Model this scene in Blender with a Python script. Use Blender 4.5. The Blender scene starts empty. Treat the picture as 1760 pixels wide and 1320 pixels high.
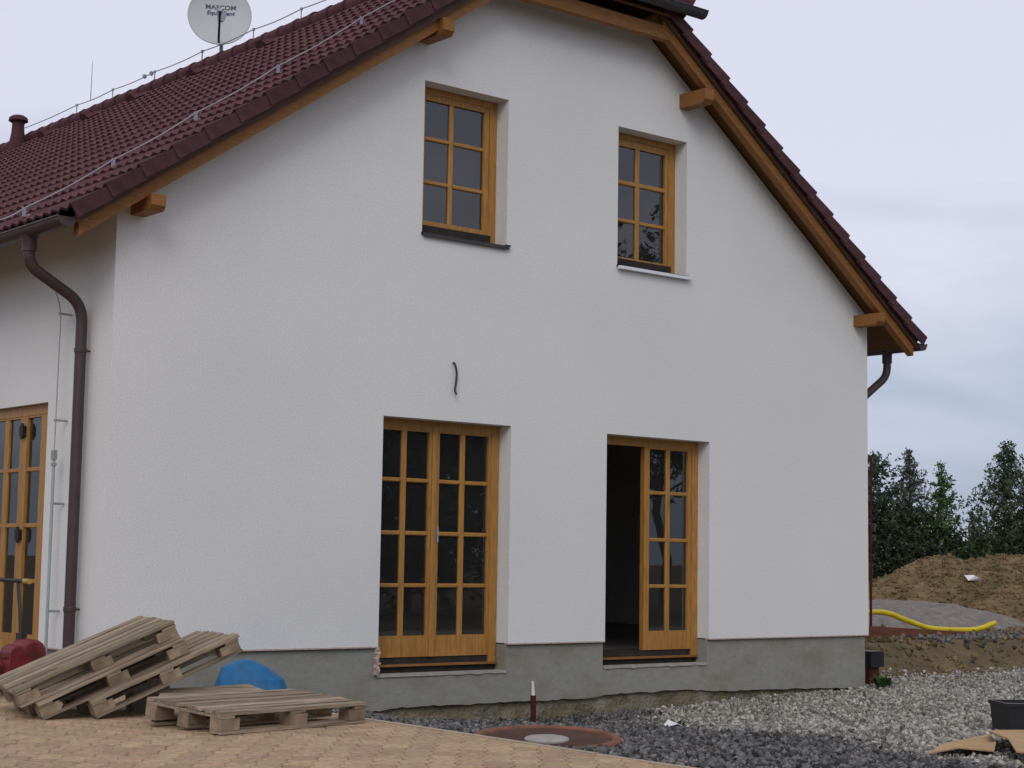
import bpy, math, random
import numpy as np
from mathutils import Matrix, Vector, noise
random.seed(7); rng = np.random.default_rng(7)
SC = bpy.context.scene
COL = SC.collection
R = math.radians

# ------------------------------------------------------------------ camera
cam_d = bpy.data.cameras.new('camera'); cam = bpy.data.objects.new('camera', cam_d); COL.objects.link(cam)
cam_d.sensor_width = 36.0; cam_d.lens = 2952.85 / 1760 * 36.0
cam_d.clip_start = 0.1; cam_d.clip_end = 2000
_yaw, _pit, _rol = -0.695999, 0.102543, 0.015686
_f = Vector((-math.sin(_yaw) * math.cos(_pit), math.cos(_yaw) * math.cos(_pit), math.sin(_pit)))
_r = Vector((math.cos(_yaw), math.sin(_yaw), 0)); _u = _r.cross(_f)
_r2 = _r * math.cos(_rol) + _u * math.sin(_rol); _u2 = -_r * math.sin(_rol) + _u * math.cos(_rol)
cam.matrix_world = Matrix(((_r2.x, _u2.x, -_f.x, -6.2867), (_r2.y, _u2.y, -_f.y, -12.5175),
                           (_r2.z, _u2.z, -_f.z, 0.7723), (0, 0, 0, 1)))
SC.camera = cam

# ------------------------------------------------------------------ world: overcast daylight
SUN_EL, SUN_AZ = R(36), R(-134)          # azimuth from +y, clockwise seen from above
W = bpy.data.worlds.new('World'); SC.world = W; W.use_nodes = True
nt = W.node_tree; N = nt.nodes; L = nt.links
for n in list(N): N.remove(n)
out = N.new('ShaderNodeOutputWorld'); bg = N.new('ShaderNodeBackground')
sky = N.new('ShaderNodeTexSky'); sky.sky_type = 'NISHITA'; sky.sun_disc = False
sky.sun_elevation = SUN_EL; sky.sun_rotation = SUN_AZ
tc = N.new('ShaderNodeTexCoord'); mp = N.new('ShaderNodeMapping')
mp.inputs['Scale'].default_value = (1.0, 1.0, 3.6)
mp.inputs['Location'].default_value = (0.35, 0.1, 0.2)
L.new(tc.outputs['Generated'], mp.inputs['Vector'])
nz = N.new('ShaderNodeTexNoise'); nz.inputs['Scale'].default_value = 3.0; nz.inputs['Detail'].default_value = 7
nz.inputs['Roughness'].default_value = 0.48; nz.inputs['Distortion'].default_value = 0.35
L.new(mp.outputs['Vector'], nz.inputs['Vector'])
sep = N.new('ShaderNodeSeparateXYZ'); L.new(tc.outputs['Generated'], sep.inputs[0])
el = N.new('ShaderNodeMapRange'); el.inputs['From Min'].default_value = 0.02; el.inputs['From Max'].default_value = 0.30
el.inputs['To Min'].default_value = -0.19; el.inputs['To Max'].default_value = 0.15; el.interpolation_type = 'SMOOTHSTEP'
L.new(sep.outputs['Z'], el.inputs['Value'])
add = N.new('ShaderNodeMath'); add.operation = 'ADD'
L.new(nz.outputs['Fac'], add.inputs[0]); L.new(el.outputs['Result'], add.inputs[1])
cr = N.new('ShaderNodeValToRGB'); e = cr.color_ramp.elements
e[0].position = 0.33; e[0].color = (3.5, 4.15, 5.5, 1)
e[1].position = 0.68; e[1].color = (7.5, 7.6, 8.9, 1)
m_ = e.new(0.48); m_.color = (5.35, 5.85, 7.25, 1)
L.new(add.outputs[0], cr.inputs['Fac'])
mix = N.new('ShaderNodeMixRGB'); mix.inputs['Fac'].default_value = 0.93
L.new(sky.outputs['Color'], mix.inputs[1]); L.new(cr.outputs['Color'], mix.inputs[2])
L.new(mix.outputs[0], bg.inputs['Color']); bg.inputs['Strength'].default_value = 0.1
L.new(bg.outputs[0], out.inputs['Surface'])

# ------------------------------------------------------------------ sun behind the cloud
sun_d = bpy.data.lights.new('sun', 'SUN'); sun = bpy.data.objects.new('sun', sun_d); COL.objects.link(sun)
sun_d.energy = 0.95; sun_d.angle = R(30); sun_d.color = (1.0, 0.985, 0.93)
_sd = Vector((math.sin(SUN_AZ) * math.cos(SUN_EL), math.cos(SUN_AZ) * math.cos(SUN_EL), math.sin(SUN_EL)))
sun.rotation_euler = _sd.to_track_quat('Z', 'Y').to_euler()
SC.view_settings.view_transform = 'Standard'; SC.view_settings.look = 'None'
SC.view_settings.exposure = 0.0; SC.view_settings.gamma = 1.0; SC.view_settings.use_curve_mapping = False
SC.cycles.max_bounces = 8; SC.cycles.transparent_max_bounces = 12

# ------------------------------------------------------------------ helpers: materials
def mat(name, col, rough=0.85, spec=0.3, var=0.12, scale=6.0, bump=0.0, bscale=60.0, col2=None, fac2=(0.45, 0.65), scale2=3.0,
        rnd=0.0, hue=0.0, stretch=(1, 1, 1), metal=0.0, island=False, bdist=0.01, detail=5):
    m = bpy.data.materials.new(name); m.use_nodes = True
    t = m.node_tree; n = t.nodes; l = t.links; b = n['Principled BSDF']
    b.inputs['Roughness'].default_value = rough; b.inputs['Specular IOR Level'].default_value = spec
    b.inputs['Metallic'].default_value = metal
    co = n.new('ShaderNodeTexCoord'); mpn = n.new('ShaderNodeMapping'); mpn.inputs['Scale'].default_value = stretch
    l.new(co.outputs['Object'], mpn.inputs['Vector'])
    nz1 = n.new('ShaderNodeTexNoise'); nz1.inputs['Scale'].default_value = scale; nz1.inputs['Detail'].default_value = detail
    l.new(mpn.outputs['Vector'], nz1.inputs['Vector'])
    mr = n.new('ShaderNodeMapRange'); mr.inputs['From Min'].default_value = 0.25; mr.inputs['From Max'].default_value = 0.75
    mr.inputs['To Min'].default_value = 1 - var; mr.inputs['To Max'].default_value = 1 + var
    l.new(nz1.outputs['Fac'], mr.inputs['Value'])
    base = n.new('ShaderNodeRGB'); base.outputs[0].default_value = (*col, 1)
    src = base.outputs[0]
    if col2 is not None:
        nz2 = n.new('ShaderNodeTexNoise'); nz2.inputs['Scale'].default_value = scale2; nz2.inputs['Detail'].default_value = 6
        l.new(mpn.outputs['Vector'], nz2.inputs['Vector'])
        r2 = n.new('ShaderNodeMapRange'); r2.inputs['From Min'].default_value = fac2[0]; r2.inputs['From Max'].default_value = fac2[1]
        l.new(nz2.outputs['Fac'], r2.inputs['Value'])
        mx = n.new('ShaderNodeMixRGB'); mx.inputs[2].default_value = (*col2, 1)
        l.new(r2.outputs['Result'], mx.inputs['Fac']); l.new(src, mx.inputs[1]); src = mx.outputs[0]
    mul = n.new('ShaderNodeVectorMath'); mul.operation = 'SCALE'
    l.new(src, mul.inputs[0]); l.new(mr.outputs['Result'], mul.inputs['Scale']); src = mul.outputs[0]
    if rnd or hue:
        oi = n.new('ShaderNodeObjectInfo'); rv = oi.outputs['Random']
        if island:
            ge = n.new('ShaderNodeNewGeometry'); ad = n.new('ShaderNodeMath'); ad.operation = 'ADD'
            l.new(rv, ad.inputs[0]); l.new(ge.outputs['Random Per Island'], ad.inputs[1])
            fr = n.new('ShaderNodeMath'); fr.operation = 'FRACT'; l.new(ad.outputs[0], fr.inputs[0]); rv = fr.outputs[0]
        hs = n.new('ShaderNodeHueSaturation')
        a1 = n.new('ShaderNodeMapRange'); a1.inputs['To Min'].default_value = 1 - rnd; a1.inputs['To Max'].default_value = 1 + rnd
        l.new(rv, a1.inputs['Value']); l.new(a1.outputs['Result'], hs.inputs['Value'])
        m7 = n.new('ShaderNodeMath'); m7.operation = 'MULTIPLY'; m7.inputs[1].default_value = 7.31; l.new(rv, m7.inputs[0])
        f7 = n.new('ShaderNodeMath'); f7.operation = 'FRACT'; l.new(m7.outputs[0], f7.inputs[0])
        a2 = n.new('ShaderNodeMapRange'); a2.inputs['To Min'].default_value = 0.5 - hue; a2.inputs['To Max'].default_value = 0.5 + hue
        l.new(f7.outputs[0], a2.inputs['Value']); l.new(a2.outputs['Result'], hs.inputs['Hue'])
        l.new(src, hs.inputs['Color']); src = hs.outputs['Color']
    l.new(src, b.inputs['Base Color'])
    if bump:
        nb = n.new('ShaderNodeTexNoise'); nb.inputs['Scale'].default_value = bscale; nb.inputs['Detail'].default_value = 4
        l.new(mpn.outputs['Vector'], nb.inputs['Vector'])
        bp = n.new('ShaderNodeBump'); bp.inputs['Strength'].default_value = bump; bp.inputs['Distance'].default_value = bdist
        l.new(nb.outputs['Fac'], bp.inputs['Height']); l.new(bp.outputs['Normal'], b.inputs['Normal'])
    return m

M = {}
M['plaster'] = mat('plaster', (0.745, 0.735, 0.712), 0.95, 0.1, var=0.10, scale=60, bump=0.35, bscale=160, bdist=0.006, detail=9, col2=(0.708, 0.70, 0.682), fac2=(0.40, 0.62), scale2=0.55)
M['concrete'] = mat('concrete', (0.285, 0.278, 0.245), 0.95, 0.1, var=0.10, scale=16.0, bump=0.6, bscale=70, col2=(0.225, 0.195, 0.13), fac2=(0.48, 0.80), scale2=1.7, stretch=(1, 1, 1.7), detail=8)
M['foundation'] = mat('foundation', (0.20, 0.165, 0.105), 0.95, 0.1, var=0.35, scale=5.0, bump=1.0, bscale=25, bdist=0.03, col2=(0.27, 0.24, 0.19), scale2=4)
M['interior'] = mat('interior', (0.50, 0.47, 0.43), 0.95, 0.1, var=0.05)
M['wood'] = mat('golden_wood', (0.385, 0.185, 0.042), 0.45, 0.4, var=0.28, scale=9, stretch=(6, 6, 0.7), rnd=0.06)
M['beam'] = mat('rafter_wood', (0.255, 0.108, 0.030), 0.6, 0.3, var=0.25, scale=8, stretch=(1, 8, 8), rnd=0.08)
M['vergeboard'] = mat('brown_verge_board', (0.105, 0.058, 0.046), 0.75, 0.2, var=0.25, scale=6)
M['soffit'] = mat('soffit_wood', (0.15, 0.07, 0.028), 0.7, 0.2, var=0.2, scale=6, stretch=(5, 1, 5))
M['tile'] = mat('roof_tile', (0.107, 0.041, 0.046), 0.80, 0.16, var=0.28, scale=14, bump=0.25, bscale=120, rnd=0.16, hue=0.008, island=True)
M['verge'] = mat('verge_tile_shaded', (0.072, 0.030, 0.033), 0.75, 0.2, var=0.28, scale=12, rnd=0.14)  # darker than the roof tiles: shade on the verge flaps put into the colour
M['ridge'] = mat('ridge_tile', (0.085, 0.030, 0.034), 0.75, 0.2, var=0.2, scale=12, rnd=0.12)
M['gutter'] = mat('gutter_metal', (0.060, 0.036, 0.036), 0.42, 0.45, var=0.15, scale=8)
M['gutter_grey'] = mat('dark_grey_sheet', (0.045, 0.042, 0.045), 0.5, 0.4, var=0.15, scale=8)
M['dark'] = mat('dark_sealing', (0.035, 0.028, 0.024), 0.8, 0.2, var=0.3, scale=15)
M['white_metal'] = mat('white_metal', (0.74, 0.76, 0.80), 0.4, 0.4, var=0.05)
M['steel'] = mat('galvanised_steel', (0.36, 0.37, 0.38), 0.5, 0.5, var=0.15, metal=0.35)
M['conductor'] = mat('conductor_wire', (0.34, 0.34, 0.36), 0.5, 0.5, var=0.1, metal=0.3)
M['green_pipe'] = mat('grey_green_tube', (0.34, 0.41, 0.40), 0.55, 0.4, var=0.1)
M['black'] = mat('black_plastic', (0.014, 0.014, 0.016), 0.5, 0.35, var=0.2)
M['iron'] = mat('black_iron', (0.02, 0.018, 0.017), 0.5, 0.4, var=0.2)
M['paver'] = mat('paver_concrete', (0.425, 0.285, 0.182), 0.92, 0.15, var=0.26, scale=26, bump=0.8, bscale=140, col2=(0.46, 0.325, 0.19), fac2=(0.46, 0.60), scale2=7, rnd=0.13, hue=0.010, island=True)
M['joint'] = mat('paving_joint_sand', (0.10, 0.08, 0.06), 0.95, 0.1, var=0.2, scale=20)
M['edging'] = mat('edging_concrete', (0.40, 0.315, 0.225), 0.92, 0.15, var=0.25, scale=20, rnd=0.08)
M['gravel_dark'] = mat('dark_crushed_stone', (0.108, 0.104, 0.099), 0.9, 0.2, var=0.35, scale=30, rnd=0.8, hue=0.03, island=True, col2=(0.15, 0.135, 0.125), fac2=(0.5, 0.7), scale2=2.5)
M['gravel_light'] = mat('pale_crushed_stone', (0.305, 0.285, 0.245), 0.92, 0.15, var=0.35, scale=25, rnd=0.65, hue=0.03, island=True, col2=(0.25, 0.225, 0.19), fac2=(0.5, 0.68), scale2=1.3)
M['soil'] = mat('brown_soil', (0.15, 0.108, 0.062), 0.97, 0.1, var=0.35, scale=3.5, bump=1.0, bscale=12, bdist=0.08, col2=(0.115, 0.098, 0.05), scale2=1.2, detail=9)
M['mound'] = mat('heaped_soil', (0.21, 0.143, 0.072), 0.97, 0.1, var=0.4, scale=3.5, bump=1.0, bscale=9, bdist=0.1, col2=(0.14, 0.105, 0.05), scale2=1.4, detail=9, rnd=0.25, island=True)
M['greyheap'] = mat('grey_sand', (0.21, 0.185, 0.16), 0.95, 0.1, var=0.3, scale=9, bump=0.9, bscale=30, bdist=0.03, detail=9)
M['pallet'] = mat('weathered_wood', (0.315, 0.245, 0.172), 0.9, 0.15, var=0.4, scale=10, stretch=(0.6, 9, 9), rnd=0.28, hue=0.012, bump=0.5, bscale=30, col2=(0.20, 0.145, 0.10), fac2=(0.48, 0.68), scale2=3)
M['pallet_block'] = mat('pallet_block_wood', (0.26, 0.195, 0.13), 0.9, 0.15, var=0.35, scale=14, rnd=0.25, hue=0.012, bump=0.4, bscale=60)
M['blue'] = mat('blue_plastic', (0.014, 0.125, 0.29), 0.55, 0.3, var=0.25, scale=9, col2=(0.05, 0.19, 0.30), fac2=(0.52, 0.72), scale2=5)
M['yellow'] = mat('yellow_plastic', (0.62, 0.47, 0.012), 0.45, 0.4, var=0.12)
M['machine_yellow'] = mat('machine_yellow', (0.40, 0.27, 0.05), 0.5, 0.4, var=0.15)
M['red'] = mat('red_paint', (0.165, 0.016, 0.018), 0.5, 0.4, var=0.5, scale=9, col2=(0.09, 0.02, 0.02), fac2=(0.5, 0.65), scale2=7)
M['redbrown'] = mat('red_brown_board', (0.165, 0.06, 0.038), 0.75, 0.2, var=0.3, scale=5, stretch=(1, 5, 5))
M['rust'] = mat('rusty_steel', (0.070, 0.017, 0.013), 0.8, 0.2, var=0.3, scale=10)
M['terracotta'] = mat('red_brown_concrete', (0.20, 0.088, 0.052), 0.85, 0.2, var=0.25, scale=8, bump=0.3, bscale=50)
M['manhole_dark'] = mat('dark_red_plate', (0.075, 0.028, 0.018), 0.7, 0.25, var=0.3, scale=9)
M['lid'] = mat('grey_lid', (0.33, 0.30, 0.27), 0.8, 0.2, var=0.2, scale=12)
M['card'] = mat('cardboard', (0.43, 0.275, 0.145), 0.9, 0.1, var=0.12, scale=5)
M['dish'] = mat('dish_paint', (0.50, 0.51, 0.52), 0.5, 0.35, var=0.05)
M['letters_grey'] = mat('grey_green_lettering', (0.10, 0.12, 0.11), 0.6, 0.2)
M['letters_blue'] = mat('blue_lettering', (0.05, 0.05, 0.16), 0.6, 0.2)
M['white'] = mat('white_scrap', (0.72, 0.70, 0.66), 0.7, 0.3, var=0.15)
M['rag'] = mat('pinkish_sealant', (0.50, 0.38, 0.33), 0.9, 0.1, var=0.3, scale=30)
M['bark'] = mat('bark', (0.10, 0.085, 0.07), 0.9, 0.1, var=0.35, scale=12, stretch=(1, 1, 0.3))

def leafmat(name, col, rnd=0.45, hue=0.03):
    m = mat(name, col, 0.6, 0.25, var=0.15, scale=1.3, rnd=rnd, hue=hue, island=True)
    t = m.node_tree; n = t.nodes; l = t.links; b = n['Principled BSDF']
    tr = n.new('ShaderNodeBsdfTranslucent'); mx = n.new('ShaderNodeMixShader'); mx.inputs[0].default_value = 0.3
    src = b.inputs['Base Color'].links[0].from_socket
    l.new(src, tr.inputs['Color']); l.new(b.outputs[0], mx.inputs[1]); l.new(tr.outputs[0], mx.inputs[2])
    l.new(mx.outputs[0], n['Material Output'].inputs['Surface'])
    return m
M['leaf_dark'] = leafmat('dark_leaf', (0.055, 0.076, 0.042), 0.6)
M['leaf_mid'] = leafmat('mid_leaf', (0.090, 0.115, 0.062), 0.7)
M['leaf_green'] = leafmat('fresh_leaf', (0.085, 0.135, 0.038), 0.55)
M['leaf_silver'] = leafmat('silvery_leaf', (0.13, 0.135, 0.108), 0.6)
M['weed'] = leafmat('weed_leaf', (0.06, 0.12, 0.035))

def glassmat():
    m = bpy.data.materials.new('window_glass'); m.use_nodes = True
    t = m.node_tree; n = t.nodes; l = t.links; n.remove(n['Principled BSDF'])
    fr = n.new('ShaderNodeFresnel'); fr.inputs['IOR'].default_value = 1.95
    nzg = n.new('ShaderNodeTexNoise'); nzg.inputs['Scale'].default_value = 1.6
    co = n.new('ShaderNodeTexCoord'); l.new(co.outputs['Object'], nzg.inputs['Vector'])
    bp = n.new('ShaderNodeBump'); bp.inputs['Strength'].default_value = 0.003; bp.inputs['Distance'].default_value = 0.05
    l.new(nzg.outputs['Fac'], bp.inputs['Height'])
    tr = n.new('ShaderNodeBsdfTransparent'); tr.inputs['Color'].default_value = (0.93, 0.95, 0.95, 1)
    gl = n.new('ShaderNodeBsdfGlossy'); gl.inputs['Roughness'].default_value = 0.01
    l.new(bp.outputs['Normal'], gl.inputs['Normal'])
    mx = n.new('ShaderNodeMixShader'); l.new(fr.outputs[0], mx.inputs[0]); l.new(tr.outputs[0], mx.inputs[1]); l.new(gl.outputs[0], mx.inputs[2])
    df = n.new('ShaderNodeBsdfDiffuse'); df.inputs['Color'].default_value = (0.55, 0.54, 0.52, 1)
    m2 = n.new('ShaderNodeMixShader'); m2.inputs[0].default_value = 0.022
    l.new(mx.outputs[0], m2.inputs[1]); l.new(df.outputs[0], m2.inputs[2])
    l.new(m2.outputs[0], n['Material Output'].inputs['Surface'])
    return m
M['glass'] = glassmat()

# ------------------------------------------------------------------ helpers: meshes and objects
class MB:
    def __init__(s): s.v = []; s.f = []
    def add(s, v, f):
        o = len(s.v); s.v += [tuple(p) for p in v]; s.f += [tuple(i + o for i in q) for q in f]
    def box(s, x0, x1, y0, y1, z0, z1, mx=None, jit=0.0):
        v = [Vector((x, y, z)) for z in (z0, z1) for y in (y0, y1) for x in (x0, x1)]
        if jit: v = [p + Vector((random.uniform(-jit, jit), random.uniform(-jit, jit), random.uniform(-jit, jit))) for p in v]
        if mx is not None: v = [mx @ p for p in v]
        s.add(v, [(0, 2, 3, 1), (4, 5, 7, 6), (0, 1, 5, 4), (2, 6, 7, 3), (0, 4, 6, 2), (1, 3, 7, 5)])
    def tube(s, pts, r, n=8, caps=True, rib=None):
        pts = [Vector(p) for p in pts]; rs = r if isinstance(r, (list, tuple)) else [r] * len(pts)
        base = len(s.v); prev = None
        for i, p in enumerate(pts):
            d = (pts[min(i + 1, len(pts) - 1)] - pts[max(i - 1, 0)]).normalized()
            a = Vector((0, 0, 1)) if prev is None else prev
            if prev is None and abs(d.z) > 0.9: a = Vector((1, 0, 0))
            a = (a - d * a.dot(d)).normalized(); prev = a; b = d.cross(a)
            for k in range(n):
                t = 2 * math.pi * k / n
                s.v.append(tuple(p + (a * math.cos(t) + b * math.sin(t)) * rs[i]))
        for i in range(len(pts) - 1):
            for k in range(n):
                k2 = (k + 1) % n
                s.f.append((base + i * n + k, base + i * n + k2, base + (i + 1) * n + k2, base + (i + 1) * n + k))
        if caps:
            s.f.append(tuple(base + k for k in reversed(range(n))))
            s.f.append(tuple(base + (len(pts) - 1) * n + k for k in range(n)))
    def prism(s, poly, vec):
        """poly: list of 3D points, extruded by vec"""
        n = len(poly); vec = Vector(vec); base = len(s.v)
        for p in poly: s.v.append(tuple(p))
        for p in poly: s.v.append(tuple(Vector(p) + vec))
        s.f.append(tuple(base + i for i in range(n))[::-1]); s.f.append(tuple(base + n + i for i in range(n)))
        for i in range(n):
            j = (i + 1) % n; s.f.append((base + i, base + j, base + n + j, base + n + i))
    def lathe(s, prof, n=24, c=(0, 0, 0), close=False):
        base = len(s.v); c = Vector(c)
        for (r, z) in prof:
            for k in range(n):
                t = 2 * math.pi * k / n; s.v.append(tuple(c + Vector((r * math.cos(t), r * math.sin(t), z))))
        for i in range(len(prof) - 1):
            for k in range(n):
                k2 = (k + 1) % n
                s.f.append((base + i * n + k, base + i * n + k2, base + (i + 1) * n + k2, base + (i + 1) * n + k))
        s.f.append(tuple(base + k for k in reversed(range(n))))
        s.f.append(tuple(base + (len(prof) - 1) * n + k for k in range(n)))
    def mesh(s, name, m, smooth=False):
        me = bpy.data.meshes.new(name); me.from_pydata(s.v, [], s.f); me.materials.append(m)
        import bmesh
        bm = bmesh.new(); bm.from_mesh(me); bmesh.ops.recalc_face_normals(bm, faces=bm.faces[:]); bm.to_mesh(me); bm.free()
        if smooth:
            me.polygons.foreach_set('use_smooth', [True] * len(me.polygons)); me.set_sharp_from_angle(angle=R(40))
        me.update(); return me

def link(name, me, parent=None, mx=None):
    o = bpy.data.objects.new(name, me); COL.objects.link(o)
    if mx is not None: o.matrix_basis = mx
    if parent is not None:
        o.parent = parent
        root = parent; mats = []
        o.matrix_parent_inverse = WORLD.get(parent.name, Matrix()).inverted()
        WORLD[o.name] = mx.copy() if mx is not None else Matrix()
    return o
WORLD = {}
def tag(o, label=None, cat=None, group=None, kind=None):
    if label: o['label'] = label
    if cat: o['category'] = cat
    if group: o['group'] = group
    if kind: o['kind'] = kind
    return o
def empty(name, loc, label, cat, group=None, rot=(0, 0, 0)):
    o = bpy.data.objects.new(name, None); COL.objects.link(o); o.location = loc; o.rotation_euler = rot
    o.empty_display_size = 0.2
    WORLD[o.name] = o.matrix_basis.copy()
    return tag(o, label, cat, group)
def part(name, mb, m, parent, smooth=False, mx=None, label=None, kind=None):
    o = link(name, mb.mesh(name, M[m] if isinstance(m, str) else m, smooth), parent, mx)
    return tag(o, label, None, None, kind)
def solo(name, mb, m, label, cat, group=None, kind=None, smooth=False):
    o = link(name, mb.mesh(name, M[m] if isinstance(m, str) else m, smooth))
    return tag(o, label, cat, group, kind)
def npmesh(name, v, f, m, smooth=False):
    """fast mesh of equal-sided faces from arrays"""
    me = bpy.data.meshes.new(name); v = np.asarray(v, np.float32); f = np.asarray(f, np.int32)
    k = f.shape[1]
    me.vertices.add(len(v)); me.vertices.foreach_set('co', v.ravel())
    me.loops.add(f.size); me.loops.foreach_set('vertex_index', f.ravel())
    me.polygons.add(len(f)); me.polygons.foreach_set('loop_start', np.arange(0, f.size, k, dtype=np.int32))
    try: me.polygons.foreach_set('loop_total', np.full(len(f), k, dtype=np.int32))
    except Exception: pass
    if smooth: me.polygons.foreach_set('use_smooth', np.ones(len(f), bool))
    me.materials.append(m); me.update(calc_edges=True); me.validate(); return me

def sm(t): t = min(1.0, max(0.0, t)); return t * t * (3 - 2 * t)
def lerp(a, b, t): return a + (b - a) * t
def interp(x, xs, ys): return float(np.interp(x, xs, ys))

# ------------------------------------------------------------------ terrain
def front_z(x, y):
    zf = -0.31 - 0.04 * min(max(x - 0.4, 0), 5)
    zw = interp(x, [0.4, 2.2, 3, 4.6, 6.2, 7.6, 9.5], [-0.40, -0.58, -0.69, -0.745, -0.70, -0.635, -0.61])
    return lerp(zf, zw, sm((y + 4.5) / 4.3))
def ground_z(x, y):
    if x < 0.36 and y < 30:
        z = -0.36
        if x > -0.1: z = lerp(-0.36, front_z(0.45, y), sm((x + 0.1) / 0.4)) - 0.03
        if y > 0: z = -0.36
    else:
        z = front_z(x, y)
    if y > 0.5 and x > 9.7:
        n = noise.noise(Vector((x * 1.1, y * 1.1, 0.3))) * 0.22
        b = sm((y - 0.78 + n) / 0.75) * sm((x - 10.15) / 0.3)
        z = lerp(-0.60, -0.20, b) + noise.noise(Vector((x * 3.1, y * 3.1, 2))) * 0.035 * b
        z += noise.noise(Vector((x * 9, y * 9, 5))) * 0.02 * b
    d = math.hypot(x - 4, y)
    if d > 40: z += sm((d - 40) / 100) * 0.25
    return z
def axis(lo, hi, step, far):
    a = list(np.arange(lo, hi + 1e-6, step)); s = step; p = hi
    while p < far: s *= 1.45; p += s; a.append(p)
    s = step; p = lo; pre = []
    while p > -far: s *= 1.45; p -= s; pre.append(p)
    return pre[::-1] + a
def gridmesh(xs, ys, fz, keep=None):
    nx, ny = len(xs), len(ys)
    v = [(x, y, fz(x, y)) for y in ys for x in xs]; f = []
    for j in range(ny - 1):
        for i in range(nx - 1):
            if keep is None or keep(0.5 * (xs[i] + xs[i + 1]), 0.5 * (ys[j] + ys[j + 1])):
                f.append((j * nx + i, j * nx + i + 1, (j + 1) * nx + i + 1, (j + 1) * nx + i))
    return v, f
xs, ys = axis(-4, 19, 0.16, 600), axis(-7, 6, 0.16, 600)
v, f = gridmesh(xs, ys, ground_z)
o = link('ground', npmesh('ground', v, f, M['soil'], True)); tag(o, 'bare brown soil of the building plot around the house', 'ground', kind='structure')

# stones of crushed rock, joined
def stones(name, pts, sizes, m, label, cat, bed=None):
    cube = np.array([[x, y, z] for z in (-1, 1) for y in (-1, 1) for x in (-1, 1)], float) * 0.5
    cf = np.array([(0, 2, 3, 1), (4, 5, 7, 6), (0, 1, 5, 4), (2, 6, 7, 3), (0, 4, 6, 2), (1, 3, 7, 5)])
    n = len(pts)
    c = cube[None] * (1 + rng.uniform(-0.45, 0.25, (n, 8, 3)))
    c = c * (np.array([1, 0.8, 0.62]) * rng.uniform(0.7, 1.3, (n, 1, 3)))
    q = rng.normal(size=(n, 4)); q /= np.linalg.norm(q, axis=1)[:, None]
    w, x, y, z = q.T
    Rm = np.stack([1 - 2 * (y * y + z * z), 2 * (x * y - z * w), 2 * (x * z + y * w), 2 * (x * y + z * w), 1 - 2 * (x * x + z * z), 2 * (y * z - x * w),
                   2 * (x * z - y * w), 2 * (y * z + x * w), 1 - 2 * (x * x + y * y)], 1).reshape(n, 3, 3)
    c = np.einsum('nij,nkj->nki', Rm, c) * np.asarray(sizes)[:, None, None] + np.asarray(pts)[:, None, :]
    V = c.reshape(-1, 3); F = (cf[None] + (np.arange(n) * 8)[:, None, None]).reshape(-1, 4)
    if bed is not None:
        bv, bf = bed; F = np.concatenate([F, np.array(bf) + len(V)]); V = np.concatenate([V, np.array(bv)])
    o = link(name, npmesh(name, V, F, m)); tag(o, label, cat, kind='stuff'); return o
BX = ([-14, -9, -6.2, -5.7, -5.0, -4.4, -4.1, -2.5, -0.1, 0.6], [2.6, 2.6, 2.5, 2.45, 3.0, 3.2, 2.6, 3.75, 5.8, 6.2])
def bound(x, y): return x - (interp(y, *BX) + 0.22 * noise.noise(Vector((x * 1.7, y * 1.7, 0))) + 0.12 * noise.noise(Vector((x * 5, y * 5, 3))))
def edge_x(y): return interp(y, [-14, -6, -3, 2.5], [0.17, 0.22, 0.34, 0.52])
xs2 = list(np.arange(0.1, 7.0, 0.16)); ys2 = list(np.arange(-11, 0.12, 0.16))
bed = gridmesh(xs2, ys2, lambda x, y: front_z(x, y) + 0.012, lambda x, y: x > edge_x(y) - 0.12 and bound(x, y) < 0.25 and math.hypot(x - 0.64, y + 4.6) > 0.3)
pts = []; sz = []
for _ in range(80000):
    x, y = random.uniform(0.15, 7.0), random.uniform(-9, 0.05)
    if x < edge_x(y) + 0.012: continue
    b = bound(x, y)
    if b > 0.12 or random.random() < sm((b + 0.2) / 0.5): continue
    if math.hypot(x - 0.64, y + 4.6) < 0.47: continue
    s = random.choice((0.010, 0.012, 0.016, 0.018, 0.022, 0.027, 0.037)) * random.uniform(0.8, 1.15)
    pts.append((x, y, front_z(x, y) + 0.012 + s * random.uniform(0.0, 0.35))); sz.append(s)
# heap of stone against the plinth beside the flat pallet
for _ in range(3500):
    x = random.gauss(1.9, 0.7); y = -abs(random.gauss(0, 0.45))
    if x < 0.7: continue
    s = random.uniform(0.015, 0.04)
    pts.append((x, y, front_z(x, y) + 0.10 * math.exp(-((x - 1.9) / 0.7) ** 2) * math.exp(y / 0.4) + 0.02)); sz.append(s)
stones('dark_gravel', pts, sz, M['gravel_dark'], 'dark grey crushed stone between the paving and the house wall', 'gravel', bed)
xs2 = list(np.arange(1.5, 22.0, 0.2)); ys2 = list(np.arange(-12, 1.5, 0.2))
def lgz(x, y): return ground_z(x, y)
bed = gridmesh(xs2, ys2, lambda x, y: ground_z(x, y) + 0.007, lambda x, y: bound(x, y) > -0.15 and (y < 0.05 or x > 9.75) and y < 0.7)
pts = []; sz = []
for _ in range(100000):
    x, y = random.uniform(2.0, 17.0), random.uniform(-8, 1.15)
    b = bound(x, y)
    if b < -0.1 or random.random() > sm((b + 0.3) / 0.5): continue
    if y > 0.0 and x < 9.75: continue
    if y > 0.98 + 0.25 * noise.noise(Vector((x * 2, y, 1))): continue
    s = random.choice((0.011, 0.014, 0.018, 0.022, 0.027, 0.040)) * random.uniform(0.8, 1.2)
    pts.append((x, y, ground_z(x, y) + 0.007 + s * random.uniform(0.0, 0.3))); sz.append(s)
stones('pale_gravel', pts, sz, M['gravel_light'], 'pale grey crushed limestone spread right of the open door', 'gravel', bed)

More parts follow.
